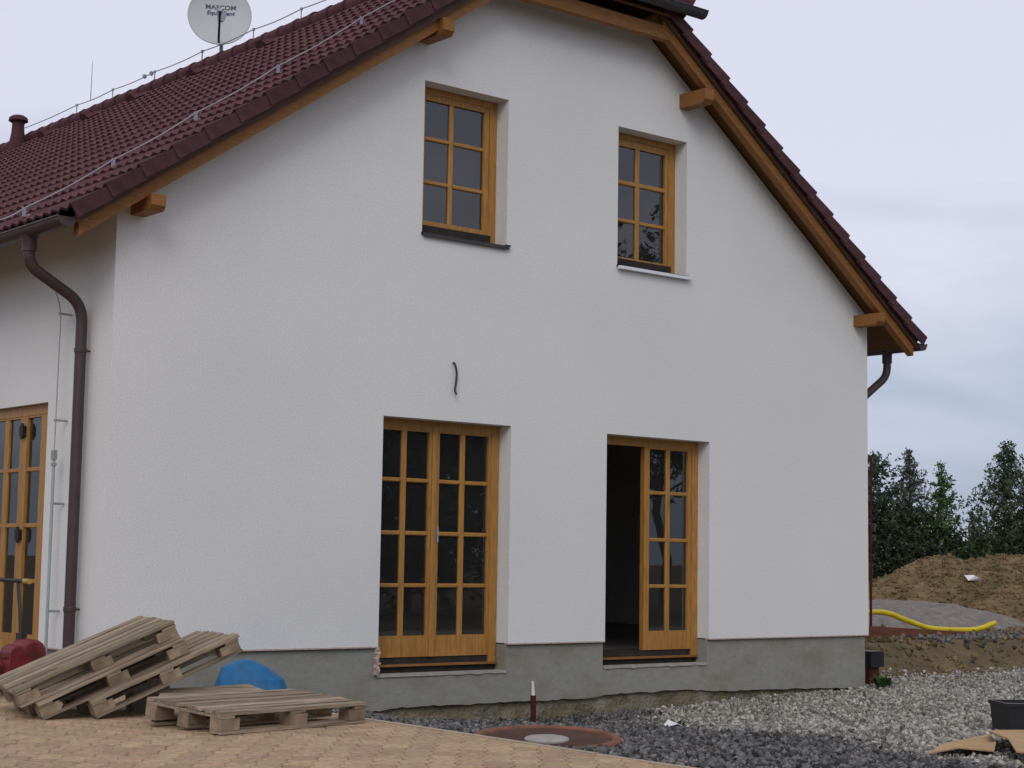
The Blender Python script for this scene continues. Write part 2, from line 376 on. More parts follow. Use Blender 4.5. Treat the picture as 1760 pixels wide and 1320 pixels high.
# ------------------------------------------------------------------ paving
def paver_mesh():
    a, b, k, h, ch = 0.0945, 0.0770, 0.018, 0.06, 0.005      # half length, half width, flare, height, chamfer
    out_ = [(-a, -b + k), (-a + 0.045, -b + k), (-a + 0.063, -b), (a - 0.063, -b), (a - 0.045, -b + k), (a, -b + k)]
    # I-shaped stone: wide ends, waist in the middle
    pl = [(-a, -b), (-a + 0.052, -b), (-a + 0.070, -b + k), (a - 0.070, -b + k), (a - 0.052, -b), (a, -b)]
    pl = pl + [(x, -y) for (x, y) in pl[::-1]]
    mb = MB(); n = len(pl)
    top = [(x * (1 - ch / a), y * (1 - ch / b), 0) for x, y in pl]
    mid = [(x, y, -ch) for x, y in pl]; bot = [(x, y, -h) for x, y in pl]
    mb.v = top + mid + bot; mb.f = [tuple(range(n))]
    for r_ in (0, 1):
        for i in range(n):
            j = (i + 1) % n; mb.f.append((r_ * n + i, (r_ + 1) * n + i, (r_ + 1) * n + j, r_ * n + j))
    return mb
PZ = -0.27
pv = paver_mesh(); pmesh = pv.mesh('paving_stone', M['paver'])
paving = MB(); 
px_, py_ = list(np.arange(-14, 0.5, 0.5)), list(np.arange(-16, 5.1, 0.5))
pvv, pff = [], []
paving_v = []
yy = list(np.arange(-16, 5.01, 0.5))
for y in yy:
    paving_v += [(-14, y, PZ - 0.035), (edge_x(y) - 0.02, y, PZ - 0.035), (edge_x(y) - 0.02, y, PZ - 0.10), (-14, y, PZ - 0.10)]
for j in range(len(yy) - 1):
    a = 4 * j; b = 4 * j + 4
    paving.f += [(a, a + 1, b + 1, b), (a + 1, a + 2, b + 2, b + 1)]
paving.v = paving_v
pav = link('paving', paving.mesh('paving', M['joint'])); tag(pav, 'tan and pink concrete paving of interlocking stones at the front', 'paving', kind='structure')
cell = []
th = R(50.0); ct, st_ = math.cos(th), math.sin(th)
# stones run lengthwise roughly along x; rows stepped half a stone
EDGE = []
for r_ in range(-130, 131):
    for c_ in range(-95, 96):
        u = c_ * 0.2 + (0.1 if r_ % 2 else 0.0); w = r_ * 0.145
        x, y = u * ct - w * st_ - 3.0, u * st_ + w * ct - 4.0
        if x > edge_x(y) + 0.09 or y > 1.6 or y < -11.5 or x < -8.6: continue
        if x > -0.14 and y > -0.10: continue
        if x > edge_x(y) - 0.13: EDGE.append((x, y)); continue
        cell.append((x, y))
cpos = np.array((-6.2867, -12.5175)); fw = np.array((_f.x, _f.y)); rt = np.array((_r.x, _r.y))
def vis(p):
    d = np.array(p) - cpos; dep = d @ fw
    return (abs(d @ rt) < dep * 0.30) and dep > 10.0, dep
near = sorted([c for c in cell if vis(c)[0]], key=lambda c: vis(c)[1])[:300]
ns = set(near)
def stone_mx(c, k):
    rr = random.Random(k)
    return Matrix.Translation((c[0], c[1], PZ + rr.uniform(-0.002, 0.0015))) @ Matrix.Rotation(th, 4, 'Z') @ Matrix.Rotation(rr.uniform(-0.009, 0.009), 4, 'X') @ Matrix.Rotation(rr.uniform(-0.009, 0.009), 4, 'Y')
proto = None; rest = MB()
for k, c in enumerate(cell):
    mx = stone_mx(c, k)
    if c in ns:
        o = bpy.data.objects.new('paving_stone', pmesh); COL.objects.link(o); o.parent = pav; o.matrix_basis = mx
    else:
        rest.add([mx @ Vector(p) for p in pv.v], pv.f)
import bmesh
for k, c in enumerate(EDGE):                      # stones cut along the straight edge of the paving
    mx = stone_mx(c, 90000 + k); me = bpy.data.meshes.new('paving_stone'); me.from_pydata([tuple(mx @ Vector(p)) for p in pv.v], [], pv.f)
    bm = bmesh.new(); bm.from_mesh(me); ex = edge_x(c[1]); dx = edge_x(c[1] + 0.1) - ex
    nrm = Vector((0.1, -dx, 0)).normalized()
    r_ = bmesh.ops.bisect_plane(bm, geom=bm.verts[:] + bm.edges[:] + bm.faces[:], plane_co=(ex - 0.055, c[1], 0), plane_no=nrm, clear_outer=True)
    ed = [g for g in r_['geom_cut'] if isinstance(g, bmesh.types.BMEdge)]
    if ed:
        try: bmesh.ops.edgeloop_fill(bm, edges=ed)
        except Exception: pass
    if len(bm.faces): bm.verts.index_update(); rest.add([v_.co for v_ in bm.verts], [[v_.index for v_ in f_.verts] for f_ in bm.faces])
    bm.free(); bpy.data.meshes.remove(me)
y0 = -11.5
while y0 < 1.4:                                    # slim concrete edging
    y1 = y0 + 0.99; mb = MB()
    P_ = [Vector((edge_x(y0) - 0.05, y0, PZ - 0.12)), Vector((edge_x(y0), y0, PZ - 0.12)), Vector((edge_x(y1), y1, PZ - 0.12)), Vector((edge_x(y1) - 0.05, y1, PZ - 0.12))]
    mb.prism(P_, (0, 0, 0.122 + random.uniform(-0.002, 0.002))); part('edging_stone', mb, 'edging', pav); y0 += 1.0
me = bpy.data.meshes.new('paving_stones'); me.from_pydata(rest.v, [], rest.f); me.materials.append(M['paver'])
o = bpy.data.objects.new('paving_stones', me); COL.objects.link(o); o.parent = pav; o['kind'] = 'stuff'

# ------------------------------------------------------------------ the house
Wd = 9.52; TLs, TRs, TTs = 0.688, 0.725, 0.705; XC = 4.827; YB = 16.5
def zr(x): return min(3.545 + TLs * x, 3.555 + TRs * (Wd - x))          # underside of the verge rafter
def zt(x): return min(3.85 + TTs * x, 3.85 + TRs * (Wd - x))           # crest of the tiles
HIPZ = 6.13
house = empty('house', (0, 0, 0), 'white rendered house with dark red tiled half-hipped roof and golden wooden windows', 'house')
D1 = (2.676, 4.170, -0.252, 2.05); D2 = (5.417, 6.896, -0.250, 2.05)
W1 = (3.062, 4.075, 3.768, 5.206); W2 = (5.536, 6.533, 3.768, 5.206)
SD = (1.13, 3.42, -0.235, 2.05)
TH = 0.46
def wall_top(x): return min(zr(x) + 0.10, HIPZ + 0.15)
def wallmesh(openings, a0, a1, zb, ztop, b0, b1, axis_, cuts=()):
    """wall in (a, b, z); faces outward at b0; openings (a0,a1,z0,z1)"""
    br = sorted(set([a0, a1] + [o_[0] for o_ in openings] + [o_[1] for o_ in openings] + list(cuts)))
    br = [a for a in br if a0 - 1e-6 <= a <= a1 + 1e-6]
    mb = MB()
    mp3 = (lambda a, b, z: (a, b, z)) if axis_ == 'x' else (lambda a, b, z: (b, a, z))
    def quad(p): mb.add([mp3(*q) for q in p], [(0, 1, 2, 3)])
    for i in range(len(br) - 1):
        l_, r_ = br[i], br[i + 1]; mid = (l_ + r_) / 2
        ops = sorted([o_ for o_ in openings if o_[0] - 1e-6 <= mid <= o_[1] + 1e-6 and o_[3] > zb], key=lambda o_: o_[2])
        z = zb; spans = []
        for o_ in ops:
            if o_[2] > z + 1e-6: spans.append((z, o_[2]))
            z = o_[3]
        spans.append((z, None))
        for (za, zc) in spans:
            zl, z2 = (ztop(l_), ztop(r_)) if zc is None else (zc, zc)
            for b in (b0, b1): quad([(l_, b, za), (r_, b, za), (r_, b, z2), (l_, b, zl)])
        quad([(l_, b0, ztop(l_)), (r_, b0, ztop(r_)), (r_, b1, ztop(r_)), (l_, b1, ztop(l_))])
        if not any(o_[2] <= zb for o_ in ops): quad([(l_, b0, zb), (r_, b0, zb), (r_, b1, zb), (l_, b1, zb)])
    for o_ in openings:
        x0, x1, z0, z1 = o_; z0 = max(z0, zb); z1 = min(z1, ztop(x0))
        if z1 <= z0: continue
        for x in (x0, x1): quad([(x, b0, z0), (x, b1, z0), (x, b1, z1), (x, b0, z1)])
        if o_[3] <= ztop(x0) - 1e-6: quad([(x0, b0, z1), (x1, b0, z1), (x1, b1, z1), (x0, b1, z1)])
        if o_[2] > zb: quad([(x0, b0, z0), (x1, b0, z0), (x1, b1, z0), (x0, b1, z0)])
    for a in (a0, a1): quad([(a, b0, zb), (a, b1, zb), (a, b1, ztop(a)), (a, b0, ztop(a))])
    return mb
xhl = (HIPZ + 0.05 - 3.545) / TLs; xhr = Wd - (HIPZ + 0.05 - 3.555) / TRs
wallp = part('gable_wall', wallmesh([D1, D2, W1, W2], 0, Wd, 0.0, wall_top, 0, TH, 'x', (xhl, xhr)), 'plaster', house)
side_top = lambda a: zr(0) + 0.09
part('side_wall', wallmesh([SD], TH + 0.001, YB, 0.0, side_top, 0, TH, 'y'), 'plaster', house)
part('side_wall', wallmesh([], TH + 0.001, YB, 0.0, side_top, Wd, Wd - TH, 'y'), 'plaster', house)
part('back_wall', wallmesh([], TH + 0.002, Wd - TH - 0.002, 0.0, lambda x: zr(x) + 0.10, YB, YB - TH, 'x', (XC,)), 'plaster', house)
# drip edge where the render ends
for bx_ in ([(x0, x1, -0.004, 0.05) for (x0, x1) in ((-0.004, D1[0]), (D1[1], D2[0]), (D2[1], Wd + 0.004))] + [(-0.0045, 0.05, 0.0505, SD[0]), (-0.0045, 0.05, SD[1], YB)]):
    mb = MB(); mb.box(*bx_, -0.012, -0.0005); part('drip_edge', mb, 'rag', house)
# plinth with uneven lower edge, foundation behind it
def plinth_front():
    mb = MB(); xs_ = list(np.arange(0.03, Wd - 0.03, 0.06)) + [Wd - 0.03]
    br = sorted(set(xs_ + [D1[0], D1[1], D2[0], D2[1]]))
    def low(x):
        z = interp(x, [0, 2.0, 3.0, 5.3, 5.45, 6.7, 6.9, 8.5, 9.5], [-0.62, -0.62, -0.545, -0.552, -0.525, -0.515, -0.545, -0.57, -0.60])
        return z + 0.012 * noise.noise(Vector((x * 5, 0, 0))) + 0.010 * noise.noise(Vector((x * 14, 3, 0)))
    for i in range(len(br) - 1):
        l_, r_ = br[i], br[i + 1]; m_ = (l_ + r_) / 2
        t0 = -0.0125
        if D1[0] < m_ < D1[1]: t0 = D1[2]
        if D2[0] < m_ < D2[1]: t0 = D2[2]
        a, b = low(l_), low(r_)
        q = [(l_, 0.03, a), (r_, 0.03, b), (r_, 0.03, t0), (l_, 0.03, t0)]; q2 = [(x, TH, z) for x, y, z in q]
        mb.add(q + q2, [(0, 1, 2, 3), (3, 2, 6, 7), (0, 4, 5, 1)])
    for o_ in (D1, D2):
        for x in o_[:2]: mb.add([(x, 0.03, o_[2]), (x, TH, o_[2]), (x, TH, -0.0125), (x, 0.03, -0.0125)], [(0, 1, 2, 3)])
    for x in (0.03, Wd - 0.03): mb.add([(x, 0.03, -0.62), (x, TH, -0.62), (x, TH, -0.0125), (x, 0.03, -0.0125)], [(0, 1, 2, 3)])
    return mb
part('plinth', plinth_front(), 'concrete', house)
for bx_ in ((0.03, TH, TH + 0.001, SD[0], -0.62, -0.0125), (0.03, TH, SD[0], SD[1], -0.62, SD[2]), (0.03, TH, SD[1], YB, -0.62, -0.0125), (Wd - TH, Wd - 0.03, TH + 0.001, YB, -0.62, -0.0125)):
    mb = MB(); mb.box(*bx_); part('plinth', mb, 'concrete', house)
mb = MB()
nxf = 120
fv = []
for j, z in enumerate(np.linspace(-1.1, -0.49, 9)):
    for i in range(nxf + 1):
        x = 0.08 + (Wd - 0.16) * i / nxf
        fv.append((x, 0.075 + 0.03 * noise.noise(Vector((x * 4, z * 6, 0))) + 0.012 * noise.noise(Vector((x * 15, z * 15, 2))), z))
ff = [(j * (nxf + 1) + i, j * (nxf + 1) + i + 1, (j + 1) * (nxf + 1) + i + 1, (j + 1) * (nxf + 1) + i) for j in range(8) for i in range(nxf)]
mb.v = fv; mb.f = ff; part('foundation', mb, 'foundation', house)
for o_ in (D1, D2):                                   # mortar ledge under the doors
    mb = MB(); n_ = 26; xs_ = np.linspace(o_[0] + 0.004, o_[1] - 0.004, n_)
    for x in xs_:
        d_ = 0.012 * noise.noise(Vector((x * 9, 1, 1))); mb.v += [(x, 0.018 + d_, o_[2] - 0.022 + d_), (x, 0.022 + d_, o_[2] + 0.004 + d_ * 0.5), (x, 0.10, o_[2] + 0.006)]
    for i in range(n_ - 1): mb.f += [(3 * i, 3 * i + 3, 3 * i + 4, 3 * i + 1), (3 * i + 1, 3 * i + 4, 3 * i + 5, 3 * i + 2)]
    part('mortar_ledge', mb, 'lid', house)
# inside: floors, partition, ceiling
mb = MB(); mb.box(TH + .002, Wd - TH - .002, TH + .002, YB - TH - .002, -0.30, -0.20); part('ground_floor', mb, 'interior', house)
mb = MB(); mb.box(TH + .002, Wd - TH - .002, TH + .002, YB - TH - .002, 2.75, 3.0); part('upper_floor', mb, 'interior', house)
mb = MB(); mb.box(TH + .002, Wd - TH - .002, 5.6, 5.75, -0.20, 2.75); mb.box(TH + .9, Wd - TH - .9, 4.2, 4.35, 3.0, 4.2); mb.box(3.0, Wd - 3.0, 4.21, 4.34, 4.2, 5.2)
part('partition', mb, 'interior', house)
mb = MB(); mb.box(4.55, 4.70, TH + 0.003, 5.59, -0.199, 2.749); part('partition', mb, 'plaster', house)
mb = MB(); mb.box(TH + .003, 4.549, 4.0, 4.1, -0.199, 2.749); part('partition', mb, 'plaster', house)

# ---- doors and windows.  local (a along wall, b into wall, z)
def mapper(axis_): return (lambda a, b, z: (a, b, z)) if axis_ == 'x' else (lambda a, b, z: (b, a, z))
def lbox(mb, axis_, a0, a1, b0, b1, z0, z1):
    if axis_ == 'x': mb.box(a0, a1, b0, b1, z0, z1)
    else: mb.box(b0, b1, a0, a1, z0, z1)
def bevel_bar(mb, axis_, a0, a1, b0, b1, z0, z1, along):
    """glazing bar with chamfered front"""
    c = 0.008
    if along == 'z':
        poly = [(a0, b1), (a0, b0 + c), (a0 + c, b0), (a1 - c, b0), (a1, b0 + c), (a1, b1)]
        P = [Vector(mapper(axis_)(a, b, z0)) for a, b in poly]; mb.prism(P, (0, 0, z1 - z0))
    else:
        poly = [(z0, b1), (z0, b0 + c), (z0 + c, b0), (z1 - c, b0), (z1, b0 + c), (z1, b1)]
        P = [Vector(mapper(axis_)(a0, b, z)) for z, b in poly]; mb.prism(P, Vector(mapper(axis_)(a1, 0, 0)) - Vector(mapper(axis_)(a0, 0, 0)))
def glazed(parent, axis_, A0, A1, cols, rows, bF, mun_depth=0.03):
    """panes in cols x rows separated by glazing bars; each piece its own object"""
    for c in range(len(cols)):
        for r_ in range(len(rows)):
            mb = MB(); lbox(mb, axis_, cols[c][0] - .004, cols[c][1] + .004, bF + 0.022, bF + 0.026, rows[r_][0] - .004, rows[r_][1] + .004)
            part('pane', mb, 'glass', parent)
    for c in range(len(cols) - 1):
        mb = MB(); bevel_bar(mb, axis_, cols[c][1], cols[c + 1][0], bF, bF + 0.045, rows[0][0], rows[-1][1], 'z'); part('glazing_bar', mb, 'wood', parent, label=None)
    for r_ in range(len(rows) - 1):
        mb = MB()
        for c in range(len(cols)): bevel_bar(mb, axis_, cols[c][0], cols[c][1], bF + 0.001, bF + 0.045, rows[r_][1], rows[r_ + 1][0], 'a')
        part('glazing_bar', mb, 'wood', parent)
def frame_mb(axis_, a0, a1, z0, z1, w, b0, b1, wt=None, wb=None):
    mb = MB(); wt = wt or w; wb = w if wb is None else wb
    lbox(mb, axis_, a0, a0 + w, b0, b1, z0, z1); lbox(mb, axis_, a1 - w, a1, b0, b1, z0, z1)
    lbox(mb, axis_, a0 + w, a1 - w, b0 + .001, b1, z1 - wt, z1)
    if wb: lbox(mb, axis_, a0 + w, a1 - w, b0 + .001, b1, z0, z0 + wb)
    return mb
ROWS = [(0.080, 0.515), (0.553, 0.990), (1.030, 1.475), (1.513, 1.945)]
def leaf(parent, axis_, a0, a1, cols, bF, panel=True, zb=-0.112, zt_=2.0):
    mb = MB()
    lbox(mb, axis_, a0, cols[0][0], bF, bF + 0.06, zb, zt_); lbox(mb, axis_, cols[-1][1], a1, bF, bF + 0.06, zb, zt_)
    lbox(mb, axis_, cols[0][0], cols[-1][1], bF + .001, bF + 0.06, ROWS[-1][1], zt_)
    part('door_leaf', mb, 'wood', parent)
    mb = MB(); lbox(mb, axis_, cols[0][0], cols[-1][1], bF + 0.004, bF + 0.055, zb, ROWS[0][0]); part('bottom_panel', mb, 'wood', parent)
    glazed(parent, axis_, a0, a1, cols, ROWS, bF + 0.004)
def door_base(dp, axis_, a0, a1, z0, fb):
    mb = MB(); lbox(mb, axis_, a0 + .003, a1 - .003, fb + 0.02, TH - .01, z0 + 0.002, -0.115); part('threshold', mb, 'dark', dp)
    mb = MB(); lbox(mb, axis_, a0 + .004, a1 - .014, fb - 0.02, fb + 0.019, -0.195, -0.174); part('sill_board', mb, 'beam', dp)
# french door with both leaves shut
fb = 0.165
dp = part('french_door', frame_mb('x', D1[0] + .002, D1[1] - .012, -0.175, D1[3] - .002, 0.09, fb, fb + 0.08, 0.085, 0), 'wood', house, label='closed two-leaf glazed wooden door, left of the gable')
leaf(dp, 'x', 2.767, 3.388, [(2.80, 3.020), (3.078, 3.330)], fb + .006)
leaf(dp, 'x', 3.390, 4.068, [(3.450, 3.704), (3.761, 4.036)], fb + .006)
mb = MB(); bevel_bar(mb, 'x', 3.362, 3.418, fb - 0.012, fb + 0.006, -0.112, 2.0, 'z'); part('cover_strip', mb, 'wood', dp)
mb = MB(); mb.box(3.425, 3.445, fb - 0.008, fb + 0.006, 0.93, 1.08); mb.tube([(3.435, fb - 0.006, 1.0), (3.435, fb - 0.02, 1.0)], 0.01, 8); part('handle', mb, 'steel', dp)
door_base(dp, 'x', D1[0], D1[1], D1[2], fb)
mb = MB()
for k in range(9):
    z = -0.02 - k * 0.026; mb.box(D1[0] - 0.02, D1[0] + random.uniform(0.006, 0.022), -0.012, 0.05, z - 0.02, z + 0.012, jit=0.008)
part('broken_render_edge', mb, 'rag', dp)
# right door: left leaf swung into the room
dp2 = part('french_door', frame_mb('x', D2[0] + .002, D2[1] - .004, -0.175, D2[3] - .002, 0.09, fb, fb + 0.08, 0.085, 0), 'wood', house, label='half-open two-leaf glazed wooden door, right of the gable')
leaf(dp2, 'x', 6.111, 6.800, [(6.184, 6.433), (6.493, 6.748)], fb + .006)
leaf(dp2, 'y', 0.27, 0.86, [(0.33, 0.55), (0.60, 0.80)], 5.515)
door_base(dp2, 'x', D2[0], D2[1], D2[2], fb)
# side door (cut by the picture edge)
fs = 0.05
dp3 = part('side_door', frame_mb('y', SD[0] + .002, SD[1] - .002, -0.175, SD[3] - .002, 0.07, fs, fs + 0.08, 0.085, 0), 'wood', house, label='glazed wooden door in the left side wall')
leaf(dp3, 'y', 1.195, 1.715, [(1.37, 1.65)], fs + .006)
leaf(dp3, 'y', 1.717, 2.55, [(1.79, 2.04), (2.13, 2.40)], fs + .006)
leaf(dp3, 'y', 2.552, 3.355, [(2.70, 2.93), (2.99, 3.22)], fs + .006)
for z in (1.83, 0.93):
    mb = MB(); mb.box(fs - 0.03, fs + 0.006, 1.665, 1.74, z - 0.045, z + 0.045); mb.tube([(fs - 0.02, 1.70, z - 0.07), (fs - 0.02, 1.70, z + 0.07)], 0.014, 8); part('hinge', mb, 'iron', dp3)
door_base(dp3, 'y', SD[0], SD[1], SD[2], fs)
# upper windows
def window(o_, cols, rows, fa, fa2, sill_white, label):
    x0, x1, z0, z1 = o_; b = 0.17
    w = part('window', frame_mb('x', x0 + .002, x1 - .006, z0 + 0.09, z1 - .003, x1 - fa - .006, b, b + 0.08, 0.06, 0.02), 'wood', house, label=label)
    mb = MB(); s0, s1 = x0 + 0.07, fa - 0.002
    lbox(mb, 'x', s0, cols[0][0], b + .008, b + .075, rows[0][0] - .05, rows[-1][1] + 0.07); lbox(mb, 'x', cols[-1][1], s1, b + .008, b + .075, rows[0][0] - .05, rows[-1][1] + 0.07)
    lbox(mb, 'x', cols[0][0], cols[-1][1], b + .009, b + .075, rows[-1][1], rows[-1][1] + 0.07); lbox(mb, 'x', cols[0][0], cols[-1][1], b + .009, b + .075, rows[0][0] - 0.05, rows[0][0])
    lbox(mb, 'x', x1 - 0.075, x1 - 0.006, b - 0.002, b + .07, z0 + 0.012, z0 + 0.0895)
    part('sash', mb, 'wood', w)
    glazed(w, 'x', s0, s1, cols, rows, b + .012)
    mb = MB(); lbox(mb, 'x', x0 + .003, x1 - .08, b - 0.02, TH - .01, z0 + .002, z0 + 0.112); lbox(mb, 'x', x0 - .01, x1 + .01, -0.012, b - .02, z0 - .020, z0 + 0.006)
    part('sill_joint', mb, 'dark', w)
    if sill_white:
        mb = MB(); mb.box(x0 - 0.005, x1 + 0.03, -0.055, -0.0125, z0 - 0.038, z0 - 0.008); mb.box(x1 + 0.004, x1 + 0.0295, -0.054, -0.013, z0 - 0.0085, z0 + 0.03)
        part('sill', mb, 'white_metal', w)
    else:
        mb = MB(); mb.box(x0 + 0.004, x1 + 0.01, -0.035, -0.0125, z0 - 0.032, z0 - 0.004); mb.box(x1 - 0.03, x1 + 0.028, -0.034, -0.013, z0 - 0.0045, z0 + 0.012); part('sill', mb, 'gutter_grey', w)
    return w
def z3(o0): return [(3.930, 4.282), (4.321, 4.698), (4.737, 5.085)]
window(W1, [(3.205, 3.502), (3.553, 3.921)], z3(0), 3.985, 0, False, 'upper left window with a dark unfinished sill')
window(W2, [(5.675, 5.962), (6.021, 6.388)], [(3.902, 4.272), (4.310, 4.666), (4.713, 5.07)], 6.43, 0, True, 'upper right window with a white metal sill strip')

# ---- roof carpentry
mb = MB()
def rafter(mb, x0, x1, y0, y1, dz0, dz1, right=False):
    if right: x0, x1 = Wd - x0, Wd - x1
    P = [(x0, zr(x0) + dz0), (x1, zr(x1) + dz0), (x1, zr(x1) + dz1), (x0, zr(x0) + dz1)]
    mb.prism([Vector((x, y0, z)) for x, z in P], (0, y1 - y0, 0))
xel = (HIPZ - 3.545) / TLs; xer = (HIPZ - 3.555) / TRs
for rt_ in (False, True):
    xe = xer if rt_ else xel; xm = Wd - XC if rt_ else XC
    mb = MB(); rafter(mb, -0.47, xe + 0.1, -0.30, -0.21, 0.0, 0.112, rt_); part('verge_rafter', mb, 'beam', house)
    mb = MB(); rafter(mb, -0.50, xe + 0.15, -0.335, -0.285, 0.1125, 0.235, rt_); part('verge_board', mb, 'vergeboard', house)
    mb = MB(); rafter(mb, -0.55, 3.70 if rt_ else 3.88, -0.284, 0.899, 0.137, 0.165, rt_); part('roof_soffit', mb, 'soffit', house)
    mb = MB(); rafter(mb, -0.55, xm - 0.003, 0.90, YB + 0.25, 0.137, 0.165, rt_); part('roof_soffit', mb, 'soffit', house)
mb = MB(); mb.box(xel - 0.05, Wd - xer + 0.05, -0.296, -0.205, HIPZ, HIPZ + 0.135); part('hip_rafter', mb, 'beam', house)
def purlin(x0, x1, z0, z1, y0):
    mb = MB(); c = 0.04; P = [(y0 + c, z0), (y0, z0 + c), (y0, z1), (0.30, z1), (0.30, z0)]
    mb.prism([Vector((x0, y, z)) for y, z in P], (x1 - x0, 0, 0)); part('purlin', mb, 'beam', house)
purlin(2.975, 3.105, 5.55, 5.70, -0.375); purlin(Wd - 3.105, Wd - 2.975, 5.55, 5.70, -0.375)
purlin(0.115, 0.245, 3.51, 3.64, -0.35); purlin(Wd - 0.245, Wd - 0.115, 3.51, 3.64, -0.35)
# hip: soffit slab rising from the hip eave
HE = -0.42; HZ = 6.43
XH = 4.82; hl = 1.32
mb = MB(); 
rise = zt(XC) - 0.03 - HZ
mb.prism([Vector((XH - hl + .06, HE + 0.03, HZ - 0.10)), Vector((XH + hl - .06, HE + 0.03, HZ - 0.10)), Vector((XC, HE + 0.03 + rise, HZ - 0.10 + rise))], (0, 0, 0.03)); part('hip_soffit', mb, 'soffit', house)

# ---- tiles
TW, GA, TL = 0.30, 0.345, 0.42
def prof(w): return 0.014 * math.cos(2 * math.pi * w / 0.15)
def tile_mb(mirror=False, flap=False, w0=0.0):
    mb = MB(); n = 8; ws = [TW * i / n for i in range(n + 1)]
    top = []
    for s, h in ((0.0, 0.012), (TL, -0.022)):
        top += [(w, s, prof(w) + h) for w in ws]
    mb.v = top[:]
    for i in range(n): mb.f.append((i, i + 1, n + 2 + i, n + 1 + i))
    b0 = len(mb.v)                       # front lip: deep at the pans, open under the rolls
    mb.v += [(w, 0.001, min(prof(w) + 0.012 - 0.010, -0.004 + (0.004 if prof(w) > 0 else -0.016))) for w in ws]
    for i in range(n): mb.f.append((i, b0 + i, b0 + i + 1, i + 1))
    if flap:
        o_ = len(mb.v)
        for (s_, wo, wi, hb, ht) in ((0.0, -0.026, -0.008, -0.095, 0.030), (TL, -0.014, -0.001, -0.115, -0.006)):
            mb.v += [(wo, s_, hb), (wi, s_, hb), (wi, s_, ht), (wo, s_, ht)]
        mb.f += [(o_, o_ + 1, o_ + 2, o_ + 3), (o_ + 4, o_ + 7, o_ + 6, o_ + 5)] + [(o_ + i, o_ + 4 + i, o_ + 4 + (i + 1) % 4, o_ + (i + 1) % 4) for i in range(4)]
    return mb
def slope_mx(side):
    """local (w along ridge, s up the slope, h out) -> world"""
    t_ = TTs if side == 'L' else TRs; CA, SA = 1 / math.hypot(1, t_), t_ / math.hypot(1, t_)
    if side == 'L':
        return Matrix(((0, CA, -SA, -0.58), (1, 0, 0, -0.38), (0, SA, CA, zt(-0.58) - 0.02), (0, 0, 0, 1)))
    return Matrix(((0, -CA, SA, Wd + 0.58), (1, 0, 0, -0.38), (0, SA, CA, zt(Wd + 0.58) - 0.02), (0, 0, 0, 1)))
NR, NC = 19, 56
def in_hip(P): return P.z > HZ - 0.05 + (P.y - HE) * 1.0
roof = part('roof', (lambda b: (b.box(XC - 0.05, XC + 0.05, 0.9, YB, zr(XC) + 0.17, zr(XC) + 0.24), b)[1])(MB()), 'soffit', house)
tmesh = tile_mb().mesh('roof_tile', M['tile'], True)
tm = tile_mb(); restL = MB(); single = []
cand = []
LM = slope_mx('L')
for r_ in range(NR):
    for c in range(NC):
        mx = LM @ Matrix.Translation((c * TW, r_ * GA, 0))
        P = mx @ Vector((0.15, 0.2, 0))
        if in_hip(P): continue
        d = (P - Vector((-6.2867, -12.5175, 0.7723))); dep = d.dot(_f)
        u = d.dot(_r2) / dep * 2952.85; w = d.dot(_u2) / dep * 2952.85
        cand.append((dep if (abs(u) < 900 and abs(w) < 690) else dep + 500, c, mx))
cand.sort(key=lambda t: t[0])
cand_v = [t for t in cand if t[1] > 0]
for k, (dep, c, mx) in enumerate(cand_v):
    jx = Matrix.Translation((0, 0, 0)) @ mx @ Matrix.Rotation(random.uniform(-0.006, 0.006), 4, 'X')
    if k < 300:
        o = bpy.data.objects.new('roof_tile', tmesh); COL.objects.link(o); o.parent = roof; o.matrix_basis = jx
    else:
        restL.add([jx @ Vector(p) for p in tm.v], tm.f)
RM = slope_mx('R')
for r_ in range(NR):
    for c in range(1, NC):
        mx = RM @ Matrix.Translation((c * TW, r_ * GA, 0))
        if in_hip(mx @ Vector((0.15, 0.2, 0))): continue
        restL.add([mx @ Vector(p) for p in tm.v], [q[::-1] for q in tm.f])
# hip slope
hx = Matrix(((1, 0, 0, 0), (0, 0.7071, -0.7071, HE), (0, 0.7071, 0.7071, HZ + 0.02), (0, 0, 0, 1)))
for r_ in range(4):
    wdt = hl - r_ * GA * 0.7071 / 0.72
    nn = int(2 * wdt / TW) + 1
    for c in range(nn):
        mx = hx @ Matrix.Translation((XH - wdt + c * TW * (2 * wdt / (nn * TW)), r_ * GA, 0))
        restL.add([mx @ Vector(p) for p in tm.v], tm.f)
me = bpy.data.meshes.new('roof_tiles'); me.from_pydata(restL.v, [], restL.f); me.materials.append(M['tile'])
me.polygons.foreach_set('use_smooth', [True] * len(me.polygons)); me.set_sharp_from_angle(angle=R(40))
o = bpy.data.objects.new('roof_tiles', me); COL.objects.link(o); o.parent = roof; o['kind'] = 'stuff'
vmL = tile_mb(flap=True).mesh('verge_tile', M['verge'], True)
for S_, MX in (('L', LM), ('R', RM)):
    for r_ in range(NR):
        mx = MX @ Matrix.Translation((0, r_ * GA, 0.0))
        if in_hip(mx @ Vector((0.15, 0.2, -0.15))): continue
        o = bpy.data.objects.new('verge_tile', vmL); COL.objects.link(o); o.parent = roof; o.matrix_basis = mx
